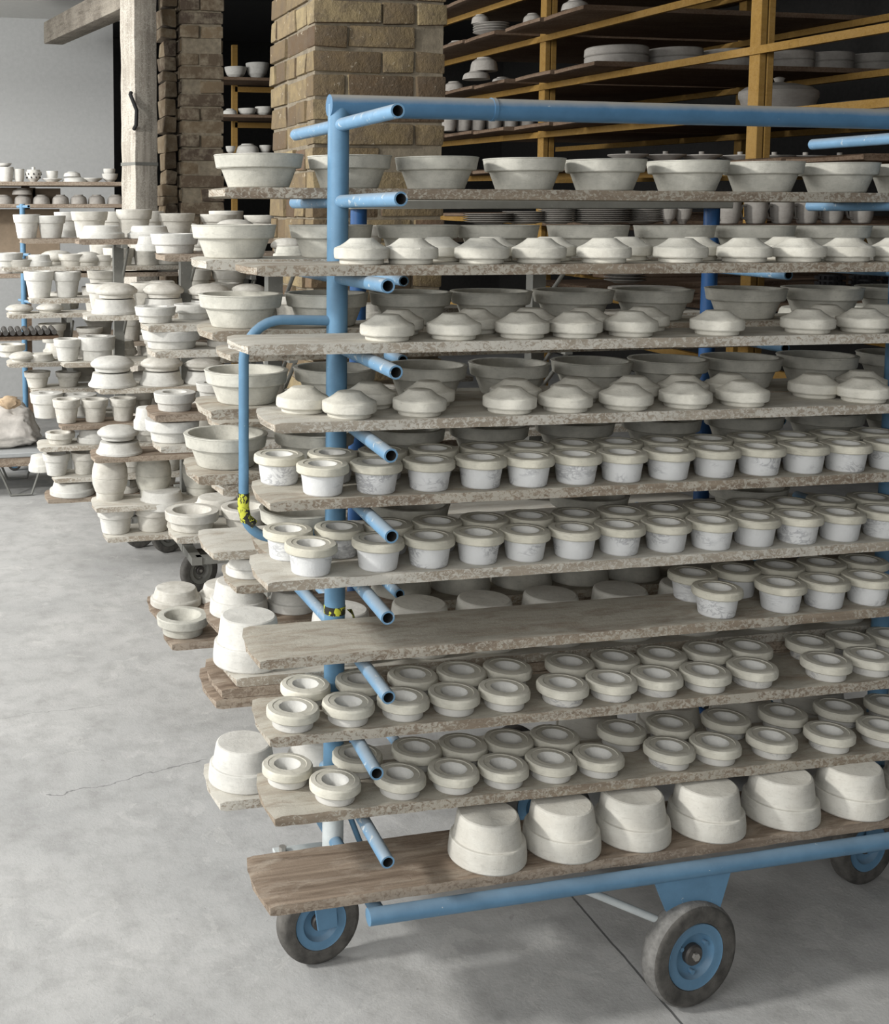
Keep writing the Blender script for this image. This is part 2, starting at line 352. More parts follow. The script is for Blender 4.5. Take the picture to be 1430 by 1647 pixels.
P['casserole'] = ([(0, 0), (.052, 0), (.056, .003), (.064, .040), (.0665, .046), (.0665, .0595), (.064, .0597), (0, .055)], .0665, .0595, .0004, None)
MESH = {}
def mesh_of(ty, mat, var):
    k = (ty, mat, var)
    if k not in MESH:
        pr, R, H, rg, band = P[ty]
        # denser profile so side faces can be uneven
        dense = [pr[0]]
        for a, b in zip(pr, pr[1:]):
            L = math.hypot(b[0]-a[0], b[1]-a[1]); nseg = max(1, int(L/.012)) if rg and a[0] > .02 and b[0] > .02 else 1
            for i in range(1, nseg+1): dense.append((a[0]+(b[0]-a[0])*i/nseg, a[1]+(b[1]-a[1])*i/nseg))
        MESH[k] = lathe_mesh(ty, dense, mat, 44, rg, var*5+len(MESH), band=band)
    return MESH[k]
KIND = {'cup': ('cup_mould', 'mould'), 'low': ('ring_mould', 'mould'), 'lid': ('lid_mould', 'mould'), 'bowl': ('bowl_mould', 'mould'),
        'tub': ('tub_mould', 'mould'), 'pot': ('pot_mould', 'mould'), 'potclosed': ('pot_mould', 'mould'), 'wide': ('dish_mould', 'mould'),
        'hollow': ('hollow_mould', 'mould'), 'disc': ('disc_mould', 'mould'), 'dome': ('dome_mould', 'mould'), 'flare': ('flared_mould', 'mould'),
        'barrel': ('barrel_mould', 'mould'), 'plate': ('plate', 'plate'), 'cupware': ('beaker', 'cup'), 'bowlware': ('bowl', 'bowl'),
        'bowlinv': ('upturned_bowl', 'bowl'), 'roundmould': ('round_mould', 'mould'), 'casserole': ('casserole', 'dish')}
LABELS = {}
def lab(s):
    LABELS[s] = LABELS.get(s, 0)+1
    return s
def put(ty, x, y, z, R=None, H=None, mat='warm', label='', group=None, var=None, tilt=None, cat=None, name=None):
    pr, R0, H0, rg, band = P[ty]
    me = mesh_of(ty, mat, random.randrange(3) if var is None else var)
    o = bpy.data.objects.new(name or KIND[ty][0], me); COL.objects.link(o)
    s = (R or R0)/R0; h = (H or H0)/H0
    o.location = (x, y, z); o.scale = (s, s, h); o.rotation_euler = (0, tilt or 0, random.uniform(0, 6.28))
    if tilt: o.rotation_euler = (0, tilt, 0)
    tag(o, lab(label), cat or KIND[ty][1], group); return o
ORD = 'first second third fourth fifth sixth seventh eighth ninth tenth eleventh twelfth thirteenth fourteenth fifteenth sixteenth seventeenth eighteenth'.split()
def board(x0, x1, yf, yb, z0, slope=0, th=.019, mat='board_dusty', label='', group=None, skew=0.0, name='ware_board', cat='board'):
    """plank along X. z0 = underside height at world x=0; z = z0 + slope*x. skew moves back edge of left end."""
    bm = bmesh.new(); n = max(8, int((x1-x0)/.022)); sd = random.random()*50
    prof = [(0, .003), (0, .4), (0, .75), (.0025, 1), (.25, 1), (.5, 1), (.75, 1), (.9975, 1), (1, .75), (1, .4), (1, .003), (.5, 0)]
    rings = []
    W = yb-yf
    for i in range(n+1):
        t = i/n; x = x0+(x1-x0)*t; R = []
        # rounded, chipped left end
        for (py, pz) in prof:
            edge = min(i, n-i)
            inset = 0
            if edge == 0: inset = .010*(abs(py-.5)*2)**6+.002
            if edge == 1: inset = .003*(abs(py-.5)*2)**8
            xx = x + (inset if i < n/2 else -inset)
            yy = yf+W*py; zz = pz*th
            if edge == 0: zz = .15*th+.7*zz if pz > .5 or pz < .1 else zz
            nn = noise.noise(Vector((x*26+sd, py*3, pz*2))); n2 = noise.noise(Vector((x*90+sd, py*9, pz*4)))
            if py < .01: yy += .0022*nn+.0016*n2
            if py > .99: yy -= .0022*nn+.0016*n2
            if pz > .95 and (py < .01 or py > .99): zz += .001*n2
            if pz < .1: zz += 0
            xx += skew*py*(1-t)
            R.append(bm.verts.new((xx, yy, zz+slope*(x-x0))))
        rings.append(R)
    m_ = len(prof)
    for a, b in zip(rings, rings[1:]):
        for k in range(m_): bm.faces.new((a[k], b[k], b[(k+1) % m_], a[(k+1) % m_]))
    bm.faces.new(rings[0]); bm.faces.new(list(reversed(rings[-1])))
    bmesh.ops.translate(bm, verts=bm.verts, vec=(-x0, -yf, 0))
    bmesh.ops.recalc_face_normals(bm, faces=bm.faces)
    o = finish(bm, name, mat); o.location = (x0, yf, z0+slope*x0)
    tag(o, lab(label), cat, group); return o
# ------------------------------------------------------------------ room
def struct(o, kind='structure'): o['kind'] = kind; return o
bm = bmesh.new(); box(bm, -8, 8, -7, 14, -.1, 0); struct(finish(bm, 'floor', 'floor', smooth=False))
bm = bmesh.new(); box(bm, -5, atY(183, 200, 7.5).x, 7.5, 7.7, 0, 3.4); struct(finish(bm, 'wall_back', 'wall', smooth=False))
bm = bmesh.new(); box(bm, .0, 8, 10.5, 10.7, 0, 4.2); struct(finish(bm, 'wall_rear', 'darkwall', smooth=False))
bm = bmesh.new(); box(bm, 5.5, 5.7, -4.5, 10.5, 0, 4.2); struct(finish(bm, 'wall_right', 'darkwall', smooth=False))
zc = atY(0, 28, 7.5).z
bm = bmesh.new(); box(bm, -5, .75, 3.6, 7.5, zc, zc+.12); struct(finish(bm, 'ceiling', 'ceil', smooth=False))
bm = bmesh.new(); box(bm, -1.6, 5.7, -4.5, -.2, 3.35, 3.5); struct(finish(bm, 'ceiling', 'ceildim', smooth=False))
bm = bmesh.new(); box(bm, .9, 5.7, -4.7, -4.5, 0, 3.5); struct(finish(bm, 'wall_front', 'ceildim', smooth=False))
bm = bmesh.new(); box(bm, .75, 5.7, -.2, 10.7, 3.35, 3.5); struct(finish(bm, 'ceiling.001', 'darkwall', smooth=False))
# brick pillars
def pillar(name, x0, x1, y0, y1, zt, course, mat, label, rough=.004, blen=.235, missing=()):
    bm = bmesh.new(); ins = rough+.003; box(bm, x0+ins, x1-ins, y0+ins, y1-ins, 0, zt, mi=1)
    n = int(zt/course); mort = .009
    random.seed(11)
    for i in range(n):
        z0 = i*course; z1 = z0+course-mort; off = (i % 2)
        def face(a0, a1, fixed, axis, sgn, off):
            L = a1-a0; cuts = [a0]
            p = a0+(blen if off else blen*.5)
            while p < a1-.06: cuts.append(p); p += blen if random.random() < .7 else blen*.5
            cuts.append(a1)
            for c0, c1 in zip(cuts, cuts[1:]):
                pr = random.uniform(-rough, rough*1.4)
                if axis == 'x' and random.random() < .08: pr = -.022
                lo, hi = c0+(mort/2 if c0 > a0 else 0), c1-(mort/2 if c1 < a1 else 0)
                if axis == 'x': box(bm, lo, hi, *sorted((fixed+sgn*pr, fixed-sgn*.08)), z0, z1, .007, .0035)
                else: box(bm, *sorted((fixed+sgn*pr, fixed-sgn*.08)), lo, hi, z0, z1, .007, .0035)
        face(x0, x1, y0, 'x', -1, off)
        face(y0+.085, y1, x0, 'y', -1, 1-off)
    o = finish(bm, name, [mat, 'mortar']); tag(o, lab(label), 'pillar'); return o
pillar('brick_pillar', .432, .893, 1.55, 2.06, 2.9, .0785, 'brick', 'yellow stock-brick pillar standing right behind the blue trolley', .0055)
b1x0, b1x1 = atY(290, 150, 4.65).x, atY(360, 150, 4.65).x
farp = pillar('brick_pillar', b1x0, b1x1, 4.65, 5.1, 3.3, .0785, 'brick_dark', 'dark weathered brick pillar farther back beside the pale timber post', .009)
# rough broken brick edge on left of far pillar
bm = bmesh.new()
random.seed(5)
z = 0; b1xl = atY(262, 150, 4.7).x
while z < 3.1:
    h = random.uniform(.05, .11)
    box(bm, b1xl+random.uniform(-.014, .012), b1x0-.012, 4.68+random.uniform(-.02, .03), 4.9, z, z+h-.006, .012, .010); z += h
o = finish(bm, 'broken_edge', 'brick_dark', farp); o['label'] = 'rough broken masonry edge'
# pale timber post
pc = atY(222, 150, 4.45)
e = empty('timber_post', (pc.x+.012, pc.y+.10, 0), math.radians(24)); tag(e, 'pale weathered square timber post with a grey band, left of dark bricks', 'post')
bm = bmesh.new()
N_ = 40
for i in range(N_):
    pass
box(bm, -.065, .085, -.075, .075, 0, 3.3, .006)
bmesh.ops.subdivide_edges(bm, edges=[ed for ed in bm.edges if abs(ed.verts[0].co.z-ed.verts[1].co.z) > 1], cuts=60)
for v in bm.verts:
    v.co.x += .006*noise.noise(v.co*9); v.co.y += .006*noise.noise(v.co*9+Vector((5, 5, 5)))
finish(bm, 'shaft', 'post_wood', e)
zb = atY(225, 263, 4.45).z
bm = bmesh.new(); box(bm, -.067, .087, -.077, .077, zb-.009, zb+.009); finish(bm, 'band', 'steel', e, False)
hp = atY(195, 178, 4.45)
bm = bmesh.new()
tube_path(bm, [(-.09, -.075, hp.z+.10), (-.10, -.082, hp.z+.09), (-.08, -.115, hp.z+.0), (-.075, -.10, hp.z-.08), (-.070, -.07, hp.z-.1)], .011, 12); finish(bm, 'handle', 'black', e)
# ceiling beam
A = atY(128, 84, 9.2); B = atY(230, 20, 6.4)
def beam_between(name, A, B, wd, ht, mat, label):
    bm = bmesh.new(); L = (B-A).length; box(bm, 0, L, -wd/2, wd/2, -ht/2, ht/2, .01)
    o = finish(bm, name, mat); o.location = A; o.rotation_euler = (B-A).to_track_quat('X', 'Z').to_euler(); tag(o, label, 'beam'); return o
A = atY(86, 54, 6.9); B = atY(215, -8, 4.75)
beam_between('roof_beam', A, B, .15, .16, 'beam', 'rough grey timber beam under the ceiling at upper left')

# ------------------------------------------------------------------ castor
def wheel_parts(parent, c, R, wd, yaw, rimmat, tyremat, hubmat='metal', big=True):
    """castor wheel, axis along local Y, sub-parts: tyre, rim, bolt"""
    hub = None
    w_ = empty('castor', c, yaw); w_.parent = parent
    def lath(prof, name, mat, treadr=None):
        bm = bmesh.new(); seg = 48; rings = []
        for (r, y) in prof:
            rings.append([bm.verts.new((r*math.cos(2*math.pi*k/seg), y, r*math.sin(2*math.pi*k/seg))) for k in range(seg)] if r > 0 else [bm.verts.new((0, y, 0))])
        for a, b in zip(rings, rings[1:]):
            for k in range(seg):
                k2 = (k+1) % seg
                if len(a) == 1: bm.faces.new((a[0], b[k], b[k2]))
                elif len(b) == 1: bm.faces.new((a[k], a[k2], b[0]))
                else: bm.faces.new((a[k], a[k2], b[k2], b[k]))
        bmesh.ops.recalc_face_normals(bm, faces=bm.faces)
        if treadr:
            for f in bm.faces:
                c = f.calc_center_median(); f.material_index = 1 if math.hypot(c.x, c.z) > treadr else 0
        return finish(bm, name, mat, w_)
    h = wd/2
    t = .62*R
    tm = tyremat if isinstance(tyremat, str) else tyremat[0]
    lath([(t, -h*.7), (t*1.04, -h*.9), (R*.86, -h), (R*.93, -h*.92), (R*.95, -h*.80), (R*.985, -h*.66), (R, -h*.35), (R, h*.35), (R*.985, h*.7), (R*.93, h*.95), (R*.86, h), (t*1.04, h*.9), (t, h*.7), (t, -h*.7)], 'tyre', ['rubber', 'tread'] if tm == 'tread' else tm, R*.955 if tm == 'tread' else None)
    lath([(0, -h*.2), (R*.36, -h*.2), (R*.40, -h*.35), (R*.44, -h*.80), (R*.50, -h*.86), (R*.60, -h*.84), (t*1.01, -h*.92), (t*1.01, h*.9), (R*.5, h*.85), (R*.4, h*.3), (0, h*.2)], 'wheel_disc', rimmat)
    lath([(0, -h*.75), (R*.17, -h*.75), (R*.20, -h*.6), (R*.20, -h*.1), (R*.13, -h*.1)], 'bearing', 'dkmetal')
    bm = bmesh.new()
    vs = [bm.verts.new((R*.075*math.cos(k*math.pi/3), y, R*.075*math.sin(k*math.pi/3))) for y in (-h*1.0, h*1.0) for k in range(6)]
    for k in range(6): bm.faces.new((vs[k], vs[(k+1) % 6], vs[6+(k+1) % 6], vs[6+k]))
    bm.faces.new(vs[:6]); bm.faces.new(vs[6:]); bmesh.ops.recalc_face_normals(bm, faces=bm.faces)
    finish(bm, 'axle_bolt', hubmat, w_, False)
    if big:
        for k in range(3):
            a = 2*math.pi*k/3+.5; rr = R*.33
            bm = bmesh.new(); tube_path(bm, [(rr*math.cos(a), -h*.62, rr*math.sin(a)), (rr*math.cos(a), -h*.05, rr*math.sin(a))], R*.045, 10)
            finish(bm, 'disc_bolt', rimmat, w_)
    return w_
# ------------------------------------------------------------------ main blue trolley
KS = -.006; S = .1439; Z1 = 1.6732; LX = 1.272
tr = empty('shelf_trolley', (0, 0, 0)); tag(tr, 'light blue tubular steel trolley loaded with white moulds in the foreground', 'trolley')
# boards of front side: underside line from two pixels at front edge plane
FY, BY = -.196, -.023
FB = [  # left px,y ; right px,y ; left end px ; mat
 (425, 445, 1425, 437, 402, 'board_dusty'), (420, 572, 1425, 552, 388, 'board_pale'), (470, 697, 1425, 665, 432, 'board_pale'),
 (470, 822, 1425, 775, 424, 'board_dusty'), (460, 951, 1425, 886, 420, 'board_pale'), (450, 1076, 1425, 992, 408, 'board_dusty'),
 (450, 1202, 1425, 1108, 424, 'board_dusty'), (450, 1330, 1425, 1223, 432, 'board_dusty')]
BL = []
LEFTX = []
for i, (x1, y1, x2, y2, xl, mt) in enumerate(FB):
    a = atY(x1, y1, FY); b = atY(x2, y2, FY); sl = (b.z-a.z)/(b.x-a.x); z0 = a.z-sl*a.x
    BL.append((z0, sl)); LEFTX.append(atY(xl, y1, FY).x)
TH = .0185
bname = ['top front board', 'second front board', 'third front board', 'fourth front board', 'fifth front board', 'sixth front board', 'seventh front board', 'eighth front board']
bdesc = ['floury grey plank carrying peaked lid moulds, ', 'white-dusted plank carrying peaked lid moulds, ', 'pale plank carrying doubled peaked lid moulds, ', 'brown-edged plank carrying marbled cup moulds, ',
         'pale plank carrying marbled cup moulds, ', 'mostly empty plank with cup moulds at right, ', 'dusty plank with low ring moulds, ', 'crusty plank with low ring moulds, ']
for i, (z0, sl) in enumerate(BL):
    board(LEFTX[i], 1.62, FY, BY, z0, sl, TH, FB[i][5], bdesc[i]+bname[i]+' of blue trolley', 'planks on the blue trolley front', skew=.004 if i in (0, 1) else .012)
# frame parts
bm = bmesh.new(); tube_path(bm, [(0, 0, .225), (0, 0, Z1+.040)], .0205, 28); finish(bm, 'post', 'blue', tr)
bm = bmesh.new(); tube_path(bm, [(LX, 0, .25), (LX, 0, Z1+.040+KS*LX)], .0205, 28); finish(bm, 'post', 'blue', tr)
zt = atY(700, 174, 0).z-KS*atY(700, 174, 0).x
bm = bmesh.new(); tube_path(bm, [(-.019, 0, zt), (.6, 0, zt+KS*.6), (LX+.02, 0, zt+KS*LX)], .0212, 28); finish(bm, 'top_rail', 'blue_rail', tr)
xw = atY(792, 176, 0).x
bm = bmesh.new(); tube_path(bm, [(xw-.004, 0, zt+KS*xw), (xw+.004, 0, zt+KS*xw)], .0228, 28); finish(bm, 'weld_ring', 'blue_rail', tr)
tips = [(640, 178), (645, 320), (624, 460), (637, 599), (629, 733), (630, 863), (624, 994), (625, 1122), (606, 1244), (624, 1387)]
LP = .290
def peg(p_front, zpost, X, r=.0125, dzb=0, back=True):
    """one straight pipe through the post, open front end"""
    pf = Vector(p_front); mid = Vector((X, 0, zpost))
    pb = Vector((X-(pf.x-X)*.2, LP*.97, zpost+dzb))
    bm = bmesh.new(); pts = [pf, mid] + ([pb] if back else [])
    tube_path(bm, pts, r, 20, .0032)
    finish(bm, 'peg', ['blue_peg', 'black'], tr)
for i, (u, v) in enumerate(tips):
    pf = atY(u, v, -LP); zp = Z1-i*S
    if i >= 2:
        # top of pipe touches plank underside at mid plank
        z0, sl = BL[i-2]
        zmid = z0-.0128; t = .11/LP
        zp = (zmid-pf.z*t)/(1-t)
    peg((pf.x, -LP, pf.z), zp, 0, dzb=-.105 if i == 9 else 0)
    if i >= 2: zr = BL[i-2][0]+BL[i-2][1]*LX-.0128
    else: zr = Z1-i*S+KS*LX
    peg((LX+.01, -LP, zr-.004 if i >= 2 else zr), zr+.002 if i >= 2 else zr, LX, dzb=-.105 if i == 9 else 0)
# handle loop at left end
ht = atY(530, 516, 0).z; hb = atY(530, 858, 0).z; hx = atY(392, 680, 0).x
pts = [(0, 0, ht)]; rc = .075
for k in range(9):
    a = math.pi/2*k/8; pts.append((hx+rc-rc*math.sin(a), 0, ht-rc+rc*math.cos(a)+.004))
rc2 = .06
for k in range(9):
    a = math.pi/2*k/8; pts.append((hx+rc2-rc2*math.cos(a), 0, hb+rc2-rc2*math.sin(a)))
pts.append((0, 0, hb))
bm = bmesh.new(); tube_path(bm, pts, .0098, 18); finish(bm, 'push_handle', 'blue', tr)
bm = bmesh.new(); tz = hb+.075
tube_path(bm, [(hx, 0, tz+.015), (hx-.001, 0, tz-.012), (hx+.004, 0, tz-.035), (hx+.018, 0, tz-.048)], .0115, 16); o = finish(bm, 'warning_tape', 'tape', tr); o['label'] = 'yellow and black tape on the handle corner'
bm = bmesh.new()
tube_path(bm, [(0, 0, .722), (0, 0, .738)], .0214, 24)
finish(bm, 'warning_tape', 'tape', tr)
bm = bmesh.new(); rr = []
for k in range(9):
    t = k/8; x = .018+.02*math.sin(t*2.2)*(1-t*.4); z = .734-.085*t
    rr.append((bm.verts.new((x+.006*math.sin(t*9), -.02, z)), bm.verts.new((x+.014, -.008+.004*math.sin(t*5), z-.004))))
for a, b in zip(rr, rr[1:]): bm.faces.new((a[0], a[1], b[1], b[0]))
o = finish(bm, 'warning_tape', 'tape', tr)
md = o.modifiers.new('s', 'SOLIDIFY'); md.thickness = .0006
# base frame: front tube, rear tube, end cross tubes
wx, wy = .622, -.2765
tz0, tsl = .2615, .0085
bm = bmesh.new(); a = Vector((-.03, -.275, tz0)); tube_path(bm, [(-.025, -.275, tz0-.025*tsl), (LX+.05, -.275, tz0+tsl*(LX+.05))], .0152, 22); finish(bm, 'base_tube', 'blue', tr)
bm = bmesh.new(); tube_path(bm, [(-.025, .275, tz0-.001), (LX+.05, .275, tz0+tsl*LX)], .0152, 22); finish(bm, 'base_tube', 'blue', tr)
for X in (0, LX):
    zz = tz0+tsl*X
    bm = bmesh.new(); tube_path(bm, [(X, -.275, zz-.004), (X, .275, zz-.004)], .0135, 18); finish(bm, 'cross_tube', 'blue', tr)
bm = bmesh.new(); tube_path(bm, [(0, 0, .225), (0, 0, .31)], .0213, 24); finish(bm, 'post_collar', 'whitepipe', tr)
for X, sg in ((0, 1), (LX, -1)):
    bm = bmesh.new(); tube_path(bm, [(X+sg*.02, 0, .34), (X+sg*.05, .0, .26), (X+sg*.06, 0, .235)], .006, 10); finish(bm, 'brace', 'blue', tr)
# diagonal white strut to mid wheel
bm = bmesh.new(); p0 = atY(990, 1425, -.30); p1 = atY(1045, 1478, -.31)
tube_path(bm, [(p0.x-.06, -.262, .258), (wx-.05, -.272, .165)], .0075, 14); finish(bm, 'strut', 'whitepipe', tr)
# centre bracket plates + wheels on front and rear tube
wf = atZ(1105, 1612, 0)
def trap(bm, x0, x1, z1, x2, x3, z0, y0, y1):
    v = [bm.verts.new(c) for c in ((x0, y0, z1), (x1, y0, z1), (x3, y0, z0), (x2, y0, z0), (x0, y1, z1), (x1, y1, z1), (x3, y1, z0), (x2, y1, z0))]
    for f in ((0, 1, 2, 3), (7, 6, 5, 4), (0, 4, 5, 1), (1, 5, 6, 2), (2, 6, 7, 3), (3, 7, 4, 0)): bm.faces.new([v[i] for i in f])
    bmesh.ops.recalc_face_normals(bm, faces=bm.faces)
for sgn in (-1, 1):
    zt2 = tz0+tsl*wx-.006
    bm = bmesh.new()
    trap(bm, wx-.085, wx+.085, zt2+.004, wx-.05, wx+.062, .185 if sgn < 0 else .19, sgn*.2765-.003, sgn*.2765+.003)
    finish(bm, 'wheel_bracket', 'blue', tr, False)
    yw = math.radians(9) if sgn < 0 else math.radians(-30)
    wh = wheel_parts(tr, (wx+.0, sgn*.2765, .1035), .1035, .042, yw, 'blue', 'tread')
    f = bmesh.new()
    for s2 in (1,):
        box(f, -.016, .016, s2*.024, s2*.024+.005, -.02, .112)
    finish(f, 'fork', 'blue', wh, False)
for X, yw, nm in ((-.03, math.radians(8), 'l'), (LX-.02, math.radians(10), 'r')):
    wh = wheel_parts(tr, (X, 0, .088), .088, .036, yw, 'blue', 'rubber', big=False)
    f = bmesh.new()
    trap(f, -.028, .022, .108, -.012, .030, -.006, -.0275, -.0225); trap(f, -.028, .022, .108, -.012, .030, -.006, .0225, .0275)
    box(f, -.028, .028, -.0275, .0275, .105, .110)
    finish(f, 'fork', 'blue', wh, False)
    bm = bmesh.new(); zz = .088+.112
    box(bm, X-.075, X+.075, -.075, .075, zz, zz+.008, .001); o = finish(bm, 'swivel_plate', 'whitepipe', tr, False)
    for dx, dy in ((-.058, -.058), (.058, -.058), (-.058, .058), (.058, .058)):
        bm = bmesh.new()
        vs = [bm.verts.new((X+dx+.008*math.cos(k*math.pi/3), dy+.008*math.sin(k*math.pi/3), z)) for z in (zz+.006, zz+.018) for k in range(6)]
        for k in range(6): bm.faces.new((vs[k], vs[(k+1) % 6], vs[6+(k+1) % 6], vs[6+k]))
        bm.faces.new(vs[6:]); bmesh.ops.recalc_face_normals(bm, faces=bm.faces); finish(bm, 'plate_bolt', 'metal', tr, False)
# deck plank
dz, dsl = .2795, tsl
board(atY(424, 1470, -.262).x, 1.75, -.262, -.095, dz, dsl, .0185, 'board_bare', 'bare brown wooden plank at the bottom of the blue trolley, carrying six tubs', 'planks on the blue trolley front', skew=.0)
# ---- moulds on the front boards
RF, RB = -.151, -.054
F_ = {
 0: ('lid', [582, 661, 775, 867, 972, 1095, 1198, 1285, 1363, 1443], [705, 790, 885, 1007, 1120, 1262]),
 1: ('lid', [623, 730, 840, 925, 1015, 1154, 1300, 1389], [640, 763, 855, 942, 1036, 1328, 1414]),
 2: ('lid', [562, 675, 820, 910, 1007, 1103, 1195, 1390], [487, 595, 690, 829, 926, 1020, 1098, 1173, 1310, 1385]),
 3: ('cup', [519, 605, 690, 773, 850, 926, 1000, 1075, 1149, 1221, 1292, 1360, 1430], [449, 534, 615, 696, 778, 850, 922, 994, 1067, 1138, 1207, 1273, 1340, 1406]),
 4: ('cup', [500, 608, 690, 769, 844, 923, 996, 1071, 1144, 1213, 1282, 1350, 1420], [463, 545, 624, 702, 778, 850, 925, 999, 1067, 1136, 1204, 1270, 1335, 1400]),
 5: ('cup', [1153, 1255, 1325, 1395], [1112, 1182, 1252, 1320, 1387]),
 6: ('low', [471, 560, 648, 730, 811, 905, 983, 1056, 1134, 1210, 1329, 1399], [491, 579, 663, 741, 815, 915, 988, 1063, 1136, 1201, 1301, 1366, 1432]),
 7: ('low', [539, 643, 729, 809, 886, 962, 1076, 1150, 1241, 1334, 1419], [462, 574, 669, 743, 817, 891, 998, 1076, 1166, 1257, 1346, 1428])}
desc = {'lid': 'peaked round lid mould', 'cup': 'squat marbled cup mould', 'low': 'low ring mould'}
for bi, (ty, fr, bk) in F_.items():
    z0, sl = BL[bi]
    for rown, row, lst in (('front', RF, fr), ('back', RB, bk)):
        for k, u in enumerate(lst):
            vv = FB[bi][1]+(FB[bi][3]-FB[bi][1])*(u-FB[bi][0])/(FB[bi][2]-FB[bi][0])-30
            yj = row+random.uniform(-.003, .003)
            if bi == 2 and rown == 'back' and u in (487, 1310): yj = -.085
            if bi == 7 and u == 462: yj = -.07
            x = atY(u, vv-20, yj).x
            R = {'lid': .0495, 'cup': .0482, 'low': .0492}[ty]*random.uniform(.985, 1.01)
            H = {'lid': .0465, 'cup': .0550, 'low': .0365}[ty]
            put(ty, x, yj, z0+sl*x+TH+.0004, R, H, ty, '%s, %s from left in %s row on %s' % (desc[ty], ORD[k], rown, bname[bi]), '%ss on %s' % (desc[ty], bname[bi]))
for k, u in enumerate([783, 903, 1017, 1133, 1254, 1364, 1475]):
    x = atY(u, 1350, -.196).x
    put('tub', x, -.196+random.uniform(-.004, .004), dz+dsl*x+.0192, .0730, .0865, 'tub', 'large upturned stepped tub mould, %s from left on bottom plank' % ORD[k], 'upturned tub moulds on bottom plank')
# ---- rear side boards of the blue trolley
YFb, YBb = .024, .196
RB_ = [  # left px, y of near bottom edge; right: slope; list of bowls
 (352, 318, 'board_dusty', [416, 562, 702, 843, 973, 1106, 1227, 1348, 1462], 'top rear plank'),
 (322, 439, 'board_pale', [376, 532, 672, 800, 945, 1084, 1211, 1333, 1450], 'second rear plank'),
 (332, 550, 'board_dusty', [387, 525, 660, 789, 921, 1049, 1198, 1321, 1440], 'third rear plank'),
 (330, 680, 'board_dusty', [396, 538, 685, 818, 950, 1073, 1190, 1312, 1440], 'fourth rear plank'),
 (310, 782, 'board_dusty', [363, 505, 650, 785, 922, 1061, 1193, 1323, 1445], 'fifth rear plank'),
 (425, 900, 'board_dusty', [483, 657, 945, 1200], 'sixth rear plank')]
for i, (xl, yl, mt, bowls, nm) in enumerate(RB_):
    a = atY(xl, yl, YFb); zp = Z1-(i+1)*S+.0132
    z0 = max(a.z-KS*a.x, zp) if i else a.z-KS*a.x
    if i == 5: z0 = zp
    x0 = a.x
    board(x0, 1.62, YFb, YBb, z0, KS, .020, mt, 'grey plank under large bowl moulds, %s of blue trolley' % nm, 'planks on the blue trolley rear', skew=.006)
    if i and z0-zp > .016:
        board(x0+.06, 1.62, YFb+.004, YBb-.004, zp, KS, min(.018, z0-zp-.001), 'board_dusty', 'doubled grey plank beneath the %s of blue trolley' % nm, 'planks on the blue trolley rear')
    for k, u in enumerate(bowls):
        Yc = .110
        x = atY(u, yl-50, Yc).x; wpx = {0: 150}.get(i, 142) if k == 0 else 0
        put('bowl', x, Yc, z0+KS*x+.0205, .0895 if i == 0 and k == 0 else .0850, .065, 'bowl', 'wide bowl mould, %s from left on %s of blue trolley' % (ORD[k], nm), 'bowl moulds on the rear planks')
# level 9 rear: stack of three planks with tubs
zz = Z1-8*S+.0132
for k, (xl, dzz, mt) in enumerate(((338, 0, 'board_bare'), (348, .0195, 'board_bare'), (372, .039, 'board_pale'))):
    a = atY(xl, 1110, YFb); board(a.x-(.0 if k < 2 else 0), 1.62, YFb-(.0 if k < 2 else 0)+.002*k, YBb-.002*k, zz+dzz, KS, .019, mt, ('lowest', 'middle', 'topmost')[k]+' of three stacked planks below the empty front plank', 'stacked planks at the rear', skew=.004)
for k, (u, mt) in enumerate(((400, 'white'), (548, 'white'), (674, 'tub'), (778, 'tub'), (884, 'tub'), (995, 'tub'), (1102, 'tub'), (1215, 'tub'), (1330, 'tub'))):
    x = atY(u, 1030, .112).x
    put('tub', x, .112, zz+.0582+KS*x, .073, .098, mt, 'tall upturned tub mould, %s from left behind the sixth front board' % ORD[k], 'upturned tubs on the rear stack')
zz = .324
a = atY(345, 1298, YFb); board(a.x, 1.62, YFb, YBb, zz, KS, .019, 'board_pale', 'pale plank with an upturned tub, lowest rear plank of blue trolley', 'planks on the blue trolley rear', skew=.004)
for k, (u, mt) in enumerate(((392, 'white'), (516, 'white'), (945, 'tub'), (1075, 'tub'), (1190, 'tub'), (1305, 'tub'))):
    x = atY(u, 1240, .112).x
    put('tub', x, .112, zz+.0195+KS*x, .073, .080, mt, 'upturned tub mould, %s from left on lowest rear plank' % ORD[k], 'upturned tubs on the lowest rear plank')

# ------------------------------------------------------------------ second trolley (blue, darkened for shade) right behind
t2 = empty('shelf_trolley', (0, .5, 0)); tag(t2, 'shaded dark blue trolley with dusty grey top rail, half hidden behind the first', 'trolley')
YT = .5
def lpart(bm, name, mat, par):
    o = finish(bm, name, mat, par); o.location = (-par.location[0], -par.location[1], 0) if par.rotation_euler[2] == 0 else (0, 0, 0); return o
PX = [atY(577, 345, YT).x, atY(1145, 345, YT).x]; ztb = atY(700, 328, YT).z
for X in PX:
    bm = bmesh.new(); tube_path(bm, [(X, YT, .2), (X, YT, ztb)], .0195, 22); lpart(bm, 'post', 'dblue', t2)
bm = bmesh.new(); box(bm, PX[0]-.03, PX[1]+.04, YT-.03, YT+.03, ztb-.012, ztb+.009, .002); lpart(bm, 'top_rail', 'railgrey', t2)
TL = [1.362, 1.192, 1.022, .845, .675, .505, .335]
for zz in TL:
    for X in PX:
        bm = bmesh.new(); tube_path(bm, [(X, YT-.29, zz), (X, YT, zz+.003), (X, YT+.29, zz)], .0115, 16, .003); o = lpart(bm, 'peg', ['blue_peg', 'black'], t2)
